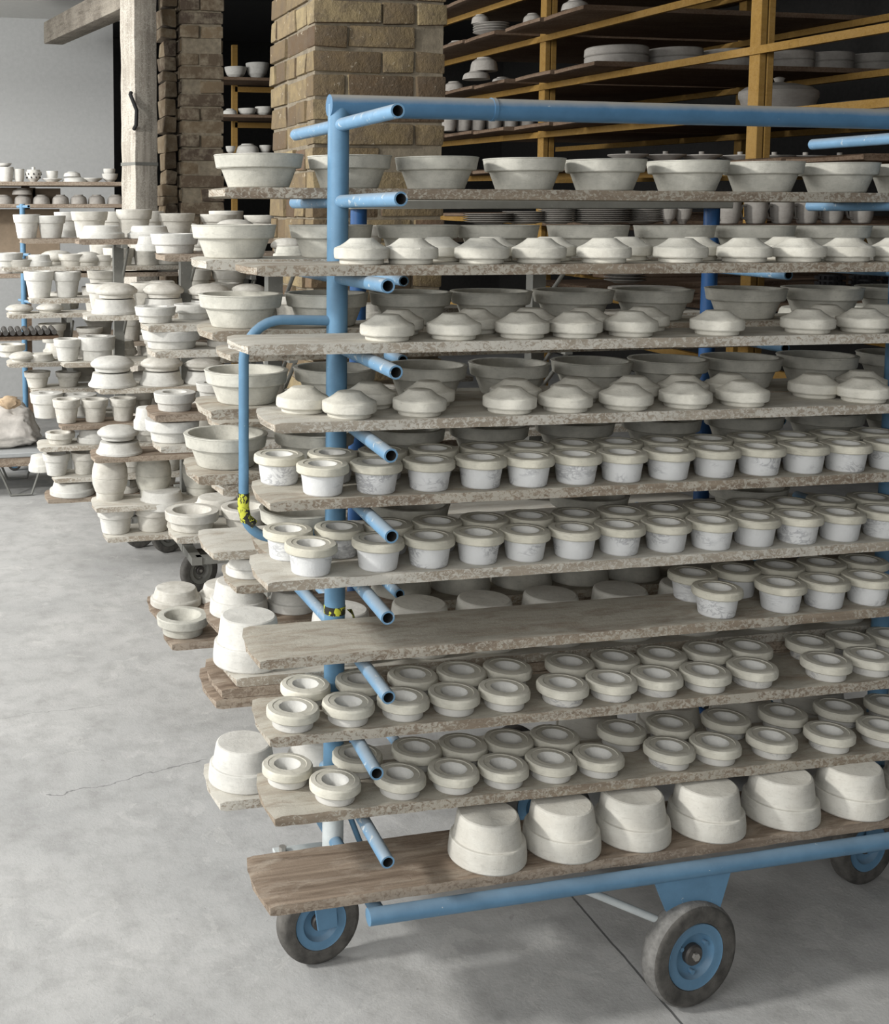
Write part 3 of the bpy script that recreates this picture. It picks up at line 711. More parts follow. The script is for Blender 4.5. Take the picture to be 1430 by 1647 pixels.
for y in (YT-.26, YT+.26):
    bm = bmesh.new(); tube_path(bm, [(PX[0]-.02, y, .21), (PX[1]+.05, y, .21)], .015, 16); lpart(bm, 'base_tube', 'dblue', t2)
for X in PX:
    bm = bmesh.new(); tube_path(bm, [(X, YT-.26, .205), (X, YT+.26, .205)], .013, 16); lpart(bm, 'cross_tube', 'dblue', t2)
    for y in (.05,): wheel_parts(t2, (X+(.45 if X < .6 else .1), y, .09), .09, .036, .3, 'dblue', 'rubber', big=False)
rows = [  # left px, near bottom y, level index, mat, items(type, px, width px, height px, mat)
 (362, 583, 1, 'board_dusty', [('disc', 398, 62, 22), ('disc', 1310, 130, 46), ('disc', 1420, 130, 46)]),
 (345, 695, 2, 'board_dusty', [('disc', 402, 62, 20)]),
 (350, 800, 3, 'board_pale', []),
 (335, 903, 4, 'board_pale', []),
 (372, 957, 4, 'board_dusty', [('disc', 400, 74, 34)]),
 (342, 1022, 5, 'board_bare', [('tub', 384, 94, 58), ('disc', 470, 80, 36)])]
tname = 'upper right', ''
TB = {}
for j, (xl, yb_, li, mt, items) in enumerate(rows):
    yf = YT-.205; a = atY(xl, yb_, yf)
    if j == 4: yf = YT-.23; a = atY(xl, yb_, yf)
    nm = ('first', 'second', 'third', 'fourth', 'fifth', 'sixth')[j]
    board(a.x, 1.5, yf, yf+(.19 if j == 3 else .165), a.z, 0, .019, mt, 'grey plank, %s from top at left of the dark blue trolley' % nm, 'planks on the dark blue trolley', skew=.006)
    for k, it in enumerate(items):
        ty, u, wp, hp_ = it; yc = yf+.084; p = atY(u, yb_-40, yc); d = depth(p)
        put(ty, p.x, yc, a.z+.0195, wp*d/F/2, hp_*d/F*.9, 'bowl' if u > 500 else 'white', 'upturned mould, %s from left on %s plank of dark blue trolley' % (ORD[k], nm), 'moulds on the dark blue trolley')
# shaded bowls and lower rows on its hidden planks
def row_fill(zb, yf, x0, x1, ty, pxs, wpx, hpx, mt, bl, ll, grp, py=None):
    board(x0, x1, yf, yf+.17, zb, 0, .019, 'board_dusty', bl, 'planks on the dark blue trolley')
    for k, u in enumerate(pxs):
        yc = yf+.085; p = atY(u, py, yc); d = depth(p)
        put(ty, p.x, yc, zb+.0195, wpx*d/F/2, hpx*d/F*.9, mt, ll % ORD[k], grp)
row_fill(TL[4]-.07, YT-.21, .32, 1.7, 'bowlinv', [645, 740, 838, 928, 1010], 96, 52, 'bowl', 'grey plank under dim round bowls, middle of the dark blue trolley', 'dim round upturned bowl, %s from left below the fifth front board', 'dim bowls deep in the trolleys', 950)
row_fill(TL[0]+.0125, YT+.03, .05, 1.6, 'disc', [470, 520, 700, 830, 950, 1050, 1190], 62, 24, 'bowl', 'grey plank with flat discs at the top of the dark blue trolley', 'flat disc mould, %s from left atop the dark blue trolley', 'disc moulds on the dark blue trolley', 420)

# ------------------------------------------------------------------ grey steel racks on the left, receding
def steel_rack(Yc, Xp, Xp2, ztop, levels, castors, label, arm=.21):
    r_ = empty('steel_rack', (Xp, Yc, 0)); tag(r_, label, 'rack')
    def P_(bm, name, mat='steel'):
        bmesh.ops.translate(bm, verts=bm.verts, vec=(-Xp, -Yc, 0)); return finish(bm, name, mat, r_, False)
    for X in (Xp, Xp2):
        bm = bmesh.new(); box(bm, X-.022, X+.022, Yc-.022, Yc-.018, .17, ztop); box(bm, X-.022, X-.018, Yc-.018, Yc+.022, .17, ztop); P_(bm, 'post')
        for zz in levels:
            bm = bmesh.new(); box(bm, X-.012, X+.012, Yc-arm, Yc+arm, zz-.022, zz-.001)
            P_(bm, 'arm')
        bm = bmesh.new()
        for zz in levels[:4]:
            bm2 = bmesh.new(); tube_path(bm2, [(X+.02, Yc, zz-.16), (X+.02, Yc-arm*.8, zz-.02)], .006, 8); P_(bm2, 'brace')
        bm.free()
        bm = bmesh.new(); box(bm, X-.02, X+.02, Yc-arm, Yc+arm, .17, .2); P_(bm, 'foot_bar')
    for y in (Yc-arm+.02, Yc+arm-.02):
        bm = bmesh.new(); box(bm, Xp, Xp2, y-.015, y+.015, .17, .20); P_(bm, 'side_bar')
    for (cx, cyy, R) in castors:
        wheel_parts(r_, (cx-Xp, cyy-Yc, R), R, .035, math.radians(random.uniform(0, 25)), 'steel', 'rubber')
    return r_
RACKN = {}
def rack_rows(Yf, rows, rackname, Xend, levels, fillto=0):
    for j, (xl, yb_, items) in enumerate(rows):
        a = atY(xl, yb_, Yf); nm = '%s plank down on %s' % (ORD[j], rackname)
        levels.append(a.z)
        board(a.x, Xend, Yf, Yf+.18, a.z, 0, .020, 'board_pale' if j % 3 else 'board_bare', 'pale worn plank, '+nm, 'planks on '+rackname, skew=.006)
        top = a.z+.0203; placed = []; cnt = {}
        us = [it[1] for it in items]; u0 = min(us)+24; fill = []
        while fillto and u0 < fillto:
            u0 += random.uniform(52, 64)*(1.1 if Yf < 2 else .9 if Yf > 3 else 1)
            ty0 = random.choice(('pot', 'potclosed', 'disc', 'wide', 'dome'))
            rowk = 0 if u0 > max(us)+60 else 1
            fill.append((ty0, u0, random.uniform(44, 58)*(1.15 if Yf < 2 else 1), {'pot': 42, 'potclosed': 44, 'disc': 26, 'wide': 30, 'dome': 24}[ty0], 'warm', rowk))
        have = [(it[1], it[5] if len(it) > 5 else 0, it[2]) for it in items]
        fill = [f for f in fill if all(abs(f[1]-h0) > (f[2]+h2)/2+2 or abs(f[5]-h1) > .75 for h0, h1, h2 in have)]
        items = sorted(list(items)+fill, key=lambda it: it[1])
        for (ty, u, wp, hp_, *ex) in items:
            mt = ex[0] if ex else 'warm'; row = ex[1] if len(ex) > 1 else 0; lift = ex[2] if len(ex) > 2 else 0
            yc = Yf+.083+row*.19; p = atY(u, yb_-30, yc); d = depth(p)
            R = wp*d/F/2; dn = {'pot': 'pot mould', 'potclosed': 'thick-rimmed pot mould', 'wide': 'wide dish mould', 'hollow': 'hollow dish mould', 'disc': 'upturned disc mould', 'dome': 'domed lid mould', 'flare': 'flared base mould', 'barrel': 'barrel mould', 'bowl': 'bowl mould', 'tub': 'upturned tub mould', 'lid': 'peaked lid mould', 'bowlware': 'round bowl', 'cup': 'cup mould'}[ty]
            H = hp_*d/F*.93
            if ty in ('pot', 'potclosed', 'wide', 'hollow', 'bowl'):   # seen from above: part of height is the rim ellipse
                H = max(.02, hp_*d/F*.97-2*R*max(0, (CP.z-top)/d)*.55)
            else: H = max(.015, hp_*d/F*.97-R*max(0, (CP.z-top)/d)*.8)
            k = cnt.get(dn, 0); cnt[dn] = k+1
            z = top+lift*d/F
            put(ty, p.x, yc, z, R, H, mt, '%s %s from left, %s' % (ORD[k], dn, nm), '%ss on %s' % (dn, rackname))
W = 'white'
# rack 1
L1 = []
rack_rows(.985, [
 (258, 421, [('wide', 281, 78, 34, W), ('disc', 243, 50, 26, W, 1)]),
 (232, 535, [('wide', 250, 67, 30, W), ('wide', 312, 64, 28, W, .4)]),
 (243, 577, [('wide', 276, 98, 37, W)]),
 (243, 680, [('wide', 281, 68, 36, W), ('wide', 345, 60, 30, W, 1)]),
 (252, 730, [('hollow', 277, 88, 46, W), ('disc', 238, 46, 40, W, 1)]),
 (278, 876, [('hollow', 309, 88, 45), ('hollow', 394, 78, 44), ('disc', 350, 78, 30, 'warm', 1.0)]),
 (270, 1048, [('hollow', 294, 84, 48, 'bowl'), ('disc', 388, 80, 44, 'bowl', .6)]),
 ], 'nearest steel rack', 1.55, L1, 640)
steel_rack(1.18, atY(440, 470, 1.18).x, atY(862, 460, 1.18).x, L1[0]-.0, L1, [(.0, 1.75, .075)] and [(.45, 1.2, .075), (.9, 1.2, .075)], 'nearest grey steel rack, its legs visible below the second front board')
# boards with inverted discs low behind rack 1
a = atY(247, 1000, 1.20)
board(a.x, 1.5, 1.20, 1.38, a.z, 0, .02, 'board_bare', 'dark-edged low plank with upturned discs, behind the lowest nearest rack plank', 'planks on nearest steel rack')
for k, (u, wq) in enumerate(((283, 82), (362, 84), (455, 84))):
    p = atY(u, 970, 1.29); d = depth(p); put('disc', p.x, 1.29, a.z+.0205, wq*d/F/2, .052, 'warm', 'sandy upturned disc mould, %s from left on dark-edged low plank' % ORD[k], 'disc moulds on the low plank')
# rack 2
L2 = []
rack_rows(2.14, [
 (122, 394, [('disc', 164, 73, 23, W), ('disc', 240, 70, 22, W), ('pot', 144, 60, 44, 'warm', 1), ('pot', 216, 59, 47, 'warm', 1), ('pot', 284, 60, 40, 'warm', 1), ('pot', 352, 60, 38, 'warm', 1), ('dome', 378, 66, 26, 'warm', .1, 5), ('pot', 420, 56, 36, 'warm', 1), ('dome', 447, 60, 24)]),
 (135, 517, [('flare', 185, 76, 27, W), ('dome', 187, 69, 27, 'warm', 0, 25), ('flare', 263, 72, 26, W), ('dome', 263, 66, 27, 'warm', 0, 24), ('flare', 336, 70, 22, W), ('dome', 336, 68, 27, 'warm', 0, 21), ('dome', 400, 60, 26, 'warm', 0, 20), ('pot', 168, 60, 46, 'warm', 1), ('pot', 240, 60, 46, 'warm', 1)]),
 (155, 635, [('flare', 181, 78, 27, W), ('dome', 181, 70, 29, W, 0, 24), ('flare', 260, 72, 26, W), ('dome', 260, 68, 26, 'warm', 0, 23), ('flare', 328, 66, 24, W), ('dome', 327, 62, 20, 'warm', 0, 22)]),
 (148, 746, [('flare', 192, 75, 26, W), ('dome', 190, 67, 28, W, 0, 23)]),
 (150, 826, [('barrel', 177, 58, 84, 'warm', .3), ('barrel', 247, 58, 84, 'bowl', .3), ('barrel', 322, 58, 84, 'bowl', .3)]),
 (168, 874, [('potclosed', 186, 62, 54, W), ('potclosed', 247, 64, 54, 'warm'), ('disc', 261, 76, 38, W, 0, 36)]),
 ], 'second steel rack', 1.3, L2, 500)
steel_rack(2.334, atY(298, 430, 2.334).x, 1.1, L2[0], L2, [(.213, 2.334, .085), (1.0, 2.334, .085)], 'second grey steel rack from the front, standing on a dark castor')
# rack 3
L3 = []
rack_rows(2.76, [
 (30, 392, [('pot', 43, 44, 40, W), ('pot', 82, 48, 38, W), ('pot', 112, 50, 42, W, 1)]),
 (45, 489, [('pot', 63, 50, 46, W), ('pot', 108, 46, 44, W), ('pot', 168, 56, 40, 'warm', 1)]),
 (98, 592, [('pot', 109, 46, 40, W), ('wide', 156, 60, 44, W)]),
 (95, 693, [('pot', 107, 45, 44), ('pot', 153, 44, 42), ('pot', 198, 44, 42), ('potclosed', 75, 53, 46, W, .8), ('potclosed', 130, 52, 40, W, .9)]),
 (60, 728, [('hollow', 97, 48, 24), ('disc', 150, 52, 28, W)]),
 (84, 778, [('pot', 91, 45, 42, W), ('pot', 136, 44, 42), ('disc', 66, 40, 30, W, .5)]),
 (73, 811, [('disc', 116, 72, 30, W)]),
 ], 'third steel rack', 1.1, L3, 330)
steel_rack(2.95, atY(190, 420, 2.95).x, .95, L3[0], L3, [(.188, 2.888, .08), (.078, 2.993, .075)], 'third grey steel rack from the front, two small castors beneath')
# rack 4
L4 = []
rack_rows(3.36, [
 (82, 447, [('pot', 116, 44, 32), ('pot', 167, 42, 30), ('bowlware', 30, 50, 24)]),
 (2, 437, [('wide', 12, 50, 24, W), ('disc', 62, 44, 20, W)]),
 (10, 513, [('dome', 31, 44, 16), ('dome', 80, 44, 16)]),
 (100, 560, [('pot', 144, 44, 26), ('pot', 84, 46, 34)]),
 (10, 592, [('dome', 36, 43, 18), ('hollow', 18, 46, 24, 'warm', 1), ('flare', 66, 44, 14)]),
 (48, 634, [('pot', 60, 43, 30), ('pot', 110, 42, 28)]),
 ], 'fourth steel rack', .8, L4, 230)
steel_rack(3.56, atY(104, 410, 3.56).x, .7, max(L4), L4, [(.05, 3.56, .08), (.6, 3.56, .08)], 'farthest grey steel rack at left, holding small dishes')
# blue trolley farther back
p = atY(36, 345, 4.72)
tb = empty('shelf_trolley', (p.x, 4.72, 0)); tag(tb, 'small blue trolley post with pegs seen far left below the back shelf', 'trolley')
zt_ = atY(36, 328, 4.72).z
bm = bmesh.new(); tube_path(bm, [(0, 0, .1), (0, 0, zt_)], .016, 16); finish(bm, 'post', 'blue', tb)
for zz in (zt_-.015, zt_-.29, zt_-.56):
    bm = bmesh.new(); tube_path(bm, [(.03, -.10, zz), (-.02, .10, zz)], .009, 12, .0025); finish(bm, 'peg', ['blue_peg', 'black'], tb)
bm = bmesh.new(); box(bm, -.1, .1, -.08, .08, .08, .1); finish(bm, 'base', 'blue', tb, False)
for sx_ in (-.07, .07):
    wheel_parts(tb, (sx_, 0, .04), .04, .02, 0, 'blue', 'rubber', big=False)
# roller tray at far left
e = empty('roller_tray', (0, 0, 0)); p0 = atY(0, 540, 3.1); e.location = (p0.x-.15, 3.1, p0.z); tag(e, 'dark tray holding a row of shiny rods at far left edge', 'tray')
bm = bmesh.new(); box(bm, 0, .40, -.1, .1, -.01, .005); finish(bm, 'tray_base', 'board_dark', e, False)
for k in range(13):
    bm = bmesh.new(); tube_path(bm, [(.02+k*.03, -.11, .022), (.02+k*.03, .09, .022)], .012, 10); finish(bm, 'rod', 'dkmetal', e)

# wrapped clay on a folding stand at left
pz = atZ(0, 735, .2)
st = empty('folding_stand', (pz.x-.25, 4.3, 0)); tag(st, 'low folding stand with thin bent metal legs at far left', 'stand')
xr = atY(148, 705, 4.3).x-st.location[0]
bm = bmesh.new(); box(bm, -.2, xr, -.25, .25, .215, .24, .004); finish(bm, 'top_board', 'greycloth', st, False)
bm = bmesh.new(); box(bm, -.2, xr-.15, -.24, -.22, .165, .214, .002); finish(bm, 'apron', 'board_bare', st, False)
for (xa, xb) in ((.28, .38),):
    for y in (-.2, .2):
        bm = bmesh.new(); tube_path(bm, [(xa-.06, y, .2), (xa+.02, y-.02, .008), (xb+.03, y-.02, .008), (xb+.10, y, .2)], .007, 10); finish(bm, 'leg', 'steel', st)
bm = bmesh.new()
bmesh.ops.create_icosphere(bm, subdivisions=5, radius=1)
for v in bm.verts:
    c = v.co; sgn = lambda x: 1 if x > 0 else -1
    q = Vector((sgn(c.x)*abs(c.x)**.45, sgn(c.y)*abs(c.y)**.5, sgn(c.z)*abs(c.z)**.6))
    top = .5+.5*q.z
    n1 = noise.noise(q*2.3)*.10+noise.noise(q*6)*.05
    n1 += abs(noise.noise(Vector((q.x*3+q.z*4, q.y*3, q.z*1.5))))*.10
    q = q*(1+n1)
    v.co = Vector((q.x*(.24-.08*top), q.y*(.17-.05*top), max(-1, q.z)*.115))
o = finish(bm, 'wrapped_clay', 'plastic', angle=60); pcl = atY(20, 660, 4.3); o.location = (pcl.x-.08, 4.3, .24+.116); tag(o, 'lump of clay wrapped in cloudy plastic on the folding stand', 'clay')
bm = bmesh.new(); bmesh.ops.create_icosphere(bm, subdivisions=3, radius=1)
for v in bm.verts: v.co = Vector((v.co.x*.055, v.co.y*.025, v.co.z*.035))*(1+.35*noise.noise(v.co*2.5))
pcl = atY(16, 648, 4.13); o2 = finish(bm, 'clay_patch', 'clay', o); o2.location = Vector((pcl.x, 4.14, pcl.z))-o.location

# ------------------------------------------------------------------ back shelf at far left
YS = 5.0
zs1 = atY(0, 292, YS).z; zs2 = atY(100, 328, YS).z
xs1 = atY(199, 295, YS).x
sh = empty('wall_shelf', (-1.6, YS, 0)); tag(sh, 'two long wooden shelves against the grey wall holding small wares', 'shelf')
for z_ in (zs1, zs2, zs2-.42, zs2-.80):
    bm = bmesh.new(); box(bm, 0, xs1+1.6, 0, .32, z_-.024, z_, .003); finish(bm, 'shelf_board', 'board_bare', sh, False)
for x_ in (.3, xs1+1.0):
    bm = bmesh.new(); box(bm, x_, x_+.05, .27, .32, 0, zs1); finish(bm, 'upright', 'board_dark', sh, False)
items = [('cupware', 11, 24, 26, 'white'), ('cupware', 30, 17, 20, 'white'), ('cupware', 84, 19, 16, 'white'), ('bowlware', 178, 24, 12, 'raw')]
def ware(ty, u, wp, hp_, Y, z, mt, label, grp, lift=0, py=290, name=None):
    p = atY(u, py, Y); d = depth(p); return put(ty, p.x, Y, z+lift*d/F, wp*d/F/2, hp_*d/F, mt, label, grp, name=name)
g = 'small wares on the back shelf'
def handled(parent, R, H, mat, side=1):
    bm = bmesh.new(); pts = [(side*(R*.93), 0, H*.82), (side*(R*1.35), 0, H*.80), (side*(R*1.6), 0, H*.55), (side*(R*1.4), 0, H*.28), (side*(R*.9), 0, H*.2)]
    tube_path(bm, pts, R*.11, 8); return finish(bm, 'handle', mat, parent)
o = ware('cupware', 10, 24, 24, YS+.15, zs1, 'white', 'pale handled jug at left end of the back shelf', g, name='jug'); handled(o, .0385, .0715, 'white'); o.rotation_euler = (0, 0, 0)
ware('bowlware', 8, 22, 6, YS+.15, zs1, 'white', 'shallow dish resting on the jug at left end', g, 24)
ware('cupware', 31, 17, 21, YS+.15, zs1, 'white', 'plain straight vase between jug and spotted pot', g, name='vase')
o = ware('bowlware', 54, 26, 17, YS+.15, zs1, 'white', 'lidded pot with dark spots on the back shelf', g, name='spotted_pot')
bm = bmesh.new()
for k in range(9):
    for rr_, zz_ in ((.057, .026), (.0645, .045)):
        a_ = 2*math.pi*(k+(.5 if zz_ > .03 else 0))/9
        c_ = Vector((rr_*math.cos(a_), rr_*math.sin(a_), zz_)); bmesh.ops.create_icosphere(bm, subdivisions=1, radius=.0062, matrix=Matrix.Translation(c_))
finish(bm, 'spots', 'black', o)
bm = bmesh.new(); tube_path(bm, [(0, 0, .058), (0, 0, .07)], .055, 24); tube_path(bm, [(0, 0, .07), (0, 0, .085)], .014, 12); finish(bm, 'pot_lid', 'white', o)
ware('plate', 84, 32, 6, YS+.15, zs1, 'white', 'saucer under the small beaker on the back shelf', g)
ware('cupware', 84, 19, 13, YS+.15, zs1, 'white', 'small beaker standing on a saucer', g, 5)
ware('bowlinv', 120, 40, 9, YS+.15, zs1, 'white', 'wide low dish under a lid, middle of back shelf', g)
ware('bowlinv', 116, 28, 8, YS+.15, zs1, 'white', 'small lid stacked on the wide low dish', g, 9)
ware('plate', 148, 34, 7, YS+.15, zs1, 'white', 'flat spoon dish right of the stacked lid', g)
ware('bowlware', 177, 26, 14, YS+.15, zs1, 'white', 'round bowl near the right end of back shelf', g)
ware('cupware', 176, 19, 9, YS+.15, zs1, 'white', 'small cup stacked in the round bowl', g, 13)
for k, u in enumerate((6, 36, 66, 97, 126, 155, 186)):
    ware('bowlinv', u, 28, 15, YS+.12, zs2, 'raw', 'upturned grey cup, %s from left on lower back shelf' % ORD[k], 'upturned cups on the lower back shelf')
ware('bowlinv', 35, 32, 10, YS+.12, zs2, 'raw', 'grey lid dish stacked on the second upturned cup', 'upturned cups on the lower back shelf', 15)
for k, u in enumerate((8, 40, 75)):
    ware('bowlinv', u, 28, 16, YS+.12, zs2-.42+.0, 'raw', 'upturned cup, %s from left on third back shelf' % ORD[k], 'upturned cups on the third back shelf')
for k, (x0_, x1_, za, zb_) in enumerate(((-20, 60, zs2+.0, zs1-.03), (52, 100, zs2, zs1-.035), (-20, 98, zs2-.41, zs2-.03))):
    xa = atY(x0_, 310, YS+.24).x; xb = atY(x1_, 310, YS+.24).x
    bm = bmesh.new(); box(bm, xa, xb-.01, YS+.24, YS+.31 if k < 2 else YS+.265, za+.001, zb_, .002); o = finish(bm, 'carton', 'carton', None, False)
    tag(o, ('brown carton at left edge behind the upturned cups', 'brown carton behind the third upturned cup', 'wide brown carton on the third back shelf')[k], 'box', 'cartons on the back shelf')

# ------------------------------------------------------------------ timber drying rack behind, right
XR = 2.2
rk = empty('timber_rack', (XR, 2.6, 0)); tag(rk, 'tall yellow timber rack of slatted shelves filling the dark rear right', 'rack')
def rp(bm, name, mat='yellow'):
    bmesh.ops.translate(bm, verts=bm.verts, vec=(-XR, -2.6, 0)); return finish(bm, name, mat, rk, False)
YA, YB_ = 3.4, 1.8
zA = [atY(883, y, YA).z for y in (65, 141, 219)]; stp = (zA[0]-zA[2])/2
zl = [zA[1]+stp*k for k in (2, 1, 0, -1, -2, -3, -4, -5)]
zB = atY(1215, 82, YB_).z
XB = atY(1228, 120, YB_).x
XA = atY(884, 120, YA).x
z5_ = atY(1215, 360, 1.45).z-.0453; z6_ = atY(1335, 467, 1.45).z-.0453
z4_ = atY(1190, 259, 1.95).z-.0453; zl[4] = z4_-(atY(1215, 82, 1.8).z-zA[1])*(3.4-1.95)/1.6
zl[5] = z5_-(atY(1215, 82, 1.8).z-zA[1])*(3.4-1.45)/1.6; zl[6] = z6_-(atY(1215, 82, 1.8).z-zA[1])*(3.4-1.45)/1.6
def railx(y): return XA+(XB-XA)*(YA-y)/(YA-YB_)
def railz(z, y): return z+(zB-zA[1])*(YA-y)/(YA-YB_)
for (x, y, s) in ((XA, YA, 1), (XB, YB_, 1.0)):
    for dx in (-.026, .008):
        bm = bmesh.new(); box(bm, x+dx-.016*s+.0, x+dx+.012*s, y-.03, y+.03, 0, 3.2, .002); rp(bm, 'post')
for zz in zl:
    for off in (.0,):
        bm = bmesh.new(); y0_, y1_ = .75, 5.2
        vs = []
        for yy in (y0_, y1_):
            for dx in (-.052, -.030):
                for dz_ in (-.014, .016): vs.append(bm.verts.new((railx(yy)+dx, yy, railz(zz, yy)+dz_)))
        for f in ((0, 1, 3, 2), (4, 6, 7, 5), (0, 4, 5, 1), (2, 3, 7, 6), (0, 2, 6, 4), (1, 5, 7, 3)): bm.faces.new([vs[i] for i in f])
        bmesh.ops.recalc_face_normals(bm, faces=bm.faces); rp(bm, 'rail')
        bm = bmesh.new(); vs = []
        for yy in (y0_, y1_):
            for dx in (1.05, 1.08):
                for dz_ in (-.014, .016): vs.append(bm.verts.new((railx(yy)+dx, yy, railz(zz, yy)+dz_)))
        for f in ((0, 1, 3, 2), (4, 6, 7, 5), (0, 4, 5, 1), (2, 3, 7, 6), (0, 2, 6, 4), (1, 5, 7, 3)): bm.faces.new([vs[i] for i in f])
        bmesh.ops.recalc_face_normals(bm, faces=bm.faces); rp(bm, 'rail')
for y in (YA, YB_):
    x = railx(y)+1.1
    bm = bmesh.new(); box(bm, x, x+.07, y-.03, y+.03, 0, 3.2, .002); rp(bm, 'post')
# shelf planks laid across the rails
lvl = {}
RG = 'brown planks on the timber rack'
def rplank(li, y, xl=None, x1=None, wd=.352):
    zz = railz(zl[li], y)+.0225
    x0 = railx(y)-.24 if xl is None else xl
    k = lvl.get(li, 0); lvl[li] = k+1
    o = board(x0, x1 or railx(y)+1.25, y, y+wd, zz, 0, .022, 'board_dark', 'brown plank, %s from the front on %s shelf of timber rack' % (ORD[k], ('top', 'second', 'third', 'fourth', 'fifth', 'sixth', 'seventh', 'eighth')[li]), RG, name='shelf_plank')
    return zz+.0225
for li in range(0, 7):
    ys = {0: (2.6, 2.98, 3.44, 3.81, 4.18), 1: (2.6, 2.98, 3.44, 3.81, 4.18), 2: (2.6, 2.98, 3.44, 3.81, 4.18), 3: (2.22, 2.6, 2.98, 3.44, 3.81, 4.18)}.get(li, (1.03, 1.4, 1.84, 2.22, 2.6, 2.98, 3.44, 3.81))
    for y in ys: rplank(li, y, xl=railx(y)-(.70 if li in (5, 6) and y < 1.9 else (.30 if li == 1 else .24)), x1=railx(y)+(1.3 if li < 4 else 1.5))
def rtop(li, y): return railz(zl[li], y)+.0225+.0228
def rware(ty, u, wp, hp_, li, y, mt, label, grp, lift=0, name=None):
    p = atY(u, 100, y)
    for _ in range(3):
        pass
    z = rtop(li, y)
    # adjust x for the true height so that the pixel column matches
    d0 = ray(u, 100); lo, hi = -400, 1600
    for _ in range(30):
        mid = (lo+hi)/2
        if atY(u, mid, y).z > z: lo = mid
        else: hi = mid
    p = atY(u, mid, y); d = depth(p)
    return put(ty, p.x, y, z+lift*d/F, wp*d/F/2, hp_*d/F, mt, label, grp, name=name)
g = 'round moulds on the timber rack'
for k, (u, wq) in enumerate(((991, 100), (1084, 88), (1169, 84), (1265, 82), (1330, 78), (1402, 78))):
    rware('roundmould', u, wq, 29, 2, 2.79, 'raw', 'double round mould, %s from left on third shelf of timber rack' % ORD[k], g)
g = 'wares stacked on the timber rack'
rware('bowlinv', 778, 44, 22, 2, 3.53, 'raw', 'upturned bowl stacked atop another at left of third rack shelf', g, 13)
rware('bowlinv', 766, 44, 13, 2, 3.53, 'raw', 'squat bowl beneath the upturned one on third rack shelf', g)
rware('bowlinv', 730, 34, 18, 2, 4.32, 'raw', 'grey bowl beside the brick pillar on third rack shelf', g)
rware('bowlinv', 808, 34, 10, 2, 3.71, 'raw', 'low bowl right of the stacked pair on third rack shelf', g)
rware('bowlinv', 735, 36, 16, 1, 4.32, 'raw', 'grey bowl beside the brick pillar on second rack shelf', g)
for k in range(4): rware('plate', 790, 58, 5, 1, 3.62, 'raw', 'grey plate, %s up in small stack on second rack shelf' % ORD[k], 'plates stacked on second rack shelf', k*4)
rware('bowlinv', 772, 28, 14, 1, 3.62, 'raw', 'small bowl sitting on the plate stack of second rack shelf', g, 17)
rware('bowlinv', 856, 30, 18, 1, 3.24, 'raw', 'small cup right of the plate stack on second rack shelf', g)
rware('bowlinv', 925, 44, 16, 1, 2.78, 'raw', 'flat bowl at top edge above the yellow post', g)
# casserole with lid
z3 = rtop(3, 2.4); p = atY(1252, 165, 2.4); d = depth(p)
o = put('casserole', p.x, 2.4, z3, 66*d/F, 36*d/F, 'raw', 'large oval lidded casserole behind the right yellow post', None, name='casserole'); o.scale.y *= .7; o.rotation_euler = (0, 0, 0)
bm = bmesh.new()
for (r0, r1, za, zb_) in ((.064, .060, .0595, .064), (.060, .035, .064, .082), (.035, .008, .082, .088)): pass
me = lathe_mesh('casserole_lid', [(.066, .0597), (.066, .063), (.055, .074), (.030, .083), (.012, .086), (.007, .088), (.010, .098), (.006, .101), (0, .102)], 'raw')
lo_ = bpy.data.objects.new('casserole_lid', me); COL.objects.link(lo_); lo_.parent = o
p = atY(1390, 155, 2.4); d = depth(p)
put('roundmould', p.x+.02, 2.4, z3, 58*d/F, 24*d/F, 'raw', 'low round tray at right edge beside the casserole', 'wares stacked on the timber rack', name='tray')
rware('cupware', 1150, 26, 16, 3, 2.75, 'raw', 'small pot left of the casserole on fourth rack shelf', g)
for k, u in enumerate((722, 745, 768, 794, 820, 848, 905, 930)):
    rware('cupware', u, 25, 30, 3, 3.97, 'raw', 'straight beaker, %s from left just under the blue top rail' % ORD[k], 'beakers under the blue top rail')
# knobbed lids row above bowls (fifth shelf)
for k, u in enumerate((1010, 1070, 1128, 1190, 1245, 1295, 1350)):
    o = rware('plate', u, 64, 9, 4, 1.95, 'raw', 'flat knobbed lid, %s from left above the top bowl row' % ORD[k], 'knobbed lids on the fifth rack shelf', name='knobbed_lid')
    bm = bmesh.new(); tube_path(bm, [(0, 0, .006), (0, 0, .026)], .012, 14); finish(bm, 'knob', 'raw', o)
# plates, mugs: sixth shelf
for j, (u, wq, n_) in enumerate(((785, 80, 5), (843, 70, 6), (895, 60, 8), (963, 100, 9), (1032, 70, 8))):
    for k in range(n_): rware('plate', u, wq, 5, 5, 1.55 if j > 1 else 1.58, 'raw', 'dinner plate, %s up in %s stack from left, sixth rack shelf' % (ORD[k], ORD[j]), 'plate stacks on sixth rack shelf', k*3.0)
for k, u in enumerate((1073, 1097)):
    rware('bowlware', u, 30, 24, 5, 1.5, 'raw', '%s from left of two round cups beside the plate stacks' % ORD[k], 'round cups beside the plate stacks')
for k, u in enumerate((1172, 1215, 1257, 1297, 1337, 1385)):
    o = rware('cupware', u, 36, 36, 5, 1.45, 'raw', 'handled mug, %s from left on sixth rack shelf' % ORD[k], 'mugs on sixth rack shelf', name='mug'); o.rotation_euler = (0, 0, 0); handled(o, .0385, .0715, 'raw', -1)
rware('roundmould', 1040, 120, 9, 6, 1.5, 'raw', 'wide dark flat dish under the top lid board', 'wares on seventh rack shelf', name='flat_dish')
for k in range(4): rware('plate', 1005, 66, 6, 6, 1.8, 'raw', 'pale plate, %s up in stack on seventh rack shelf' % ORD[k], 'plates on seventh rack shelf', k*5+4)
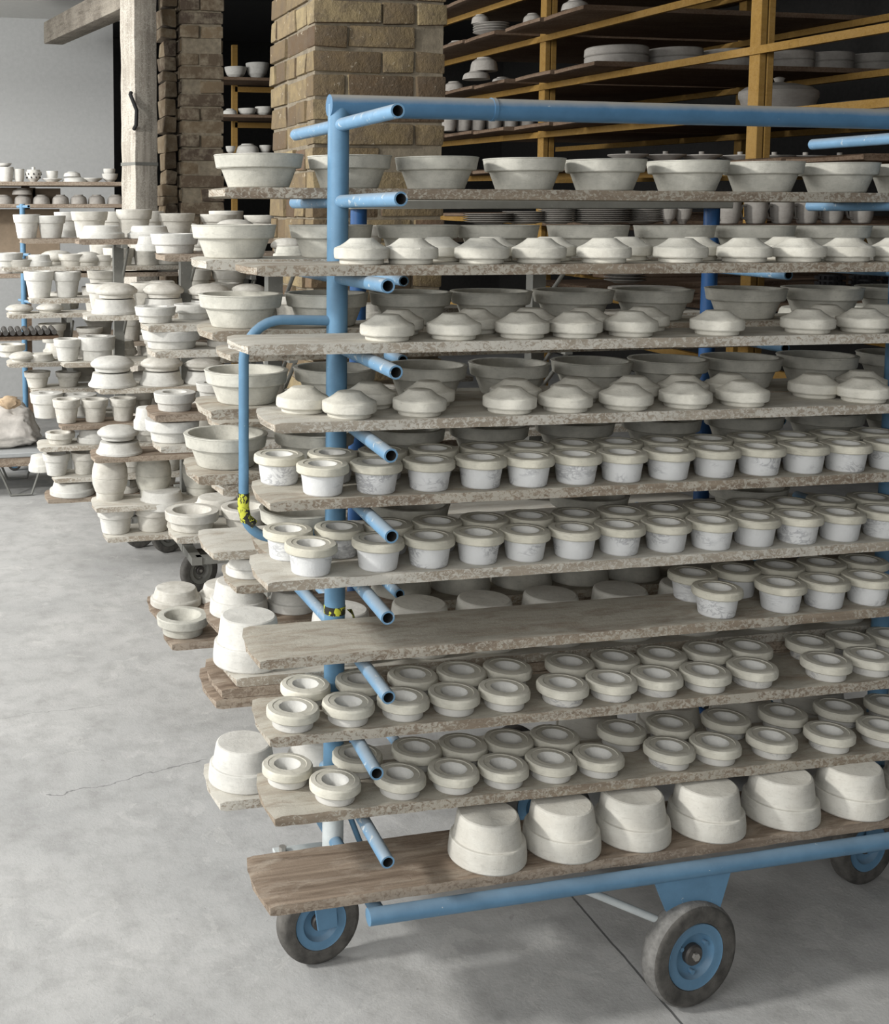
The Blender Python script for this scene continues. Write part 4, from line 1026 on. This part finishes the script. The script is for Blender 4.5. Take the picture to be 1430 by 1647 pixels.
for k, u in enumerate((1335, 1390, 1440)):
    p = atY(u, 455, 1.45); zz = rtop(6, 1.45); bm = bmesh.new()
    for a_ in range(16):
        an = 2*math.pi*a_/16
        for z_ in (0, .02, .04): box(bm, .042*math.cos(an)-.006, .042*math.cos(an)+.006, .042*math.sin(an)-.006, .042*math.sin(an)+.006, z_, z_+.012)
    tube_path(bm, [(0, 0, 0), (0, 0, .058)], .039, 16)
    o = finish(bm, 'perforated_basket', 'basket', None, False); o.location = (p.x, 1.45, zz)
    tag(o, lab('black perforated basket, %s from left at right above second lid board' % ORD[k]), 'basket', 'black baskets on the rack')
# small wares left of rack near pillar edge behind lids row
for k, (ty, u, wq, hh) in enumerate((('barrel', 735, 34, 34), ('bowlware', 778, 50, 20))):
    p = atY(u, 475, 2.05); d = depth(p); zz = atY(u, 482, 2.05).z
# ------------------------------------------------------------------ shelf in the gap between pillars
YG = 6.2
gp = empty('timber_shelf', (0, YG, 0)); zg = [atY(395, y, YG).z for y in (124, 184, 246, 300)]
xg0, xg1 = atY(352, 150, YG).x, atY(450, 150, YG).x
tag(gp, 'narrow timber shelving glimpsed in the gap between brick pillars', 'shelf')
gp.location = (xg0, YG, 0)
for zz in zg:
    bm = bmesh.new(); box(bm, 0, xg1-xg0+.6, 0, .35, zz-.022, zz, .002); finish(bm, 'shelf_board', 'board_dark', gp, False)
xp = atY(376, 100, YG+.4).x
bm = bmesh.new(); box(bm, xp-xg0-.02, xp-xg0+.02, .36, .4, 0, 2.75); finish(bm, 'post', 'yellow', gp, False)
for zz in zg:
    bm = bmesh.new(); box(bm, xp-xg0, xp-xg0+.7, .36, .39, zz-.07, zz-.03); finish(bm, 'rail', 'yellow', gp, False)
gi = [(0, 'bowlware', 379, 36, 19), (0, 'bowlware', 414, 38, 26), (1, 'bowlinv', 370, 24, 11), (1, 'bowlware', 398, 30, 12), (1, 'bowlware', 424, 28, 15), (2, 'bowlware', 371, 16, 12), (2, 'bowlinv', 398, 38, 16), (2, 'bowlware', 427, 20, 14)]
for k, (li, ty, u, wq, hh) in enumerate(gi):
    p = atY(u, (124, 184, 246)[li], YG+.15); d = depth(p)
    put(ty, p.x, YG+.15, zg[li]+.0003, wq*d/F/2, hh*d/F, 'white', '%s pale bowl from left on %s shelf between pillars' % (('left', 'right', 'left', 'middle', 'right', 'left', 'middle', 'right')[k], ('upper', 'middle', 'lower')[li]), 'bowls between the pillars')
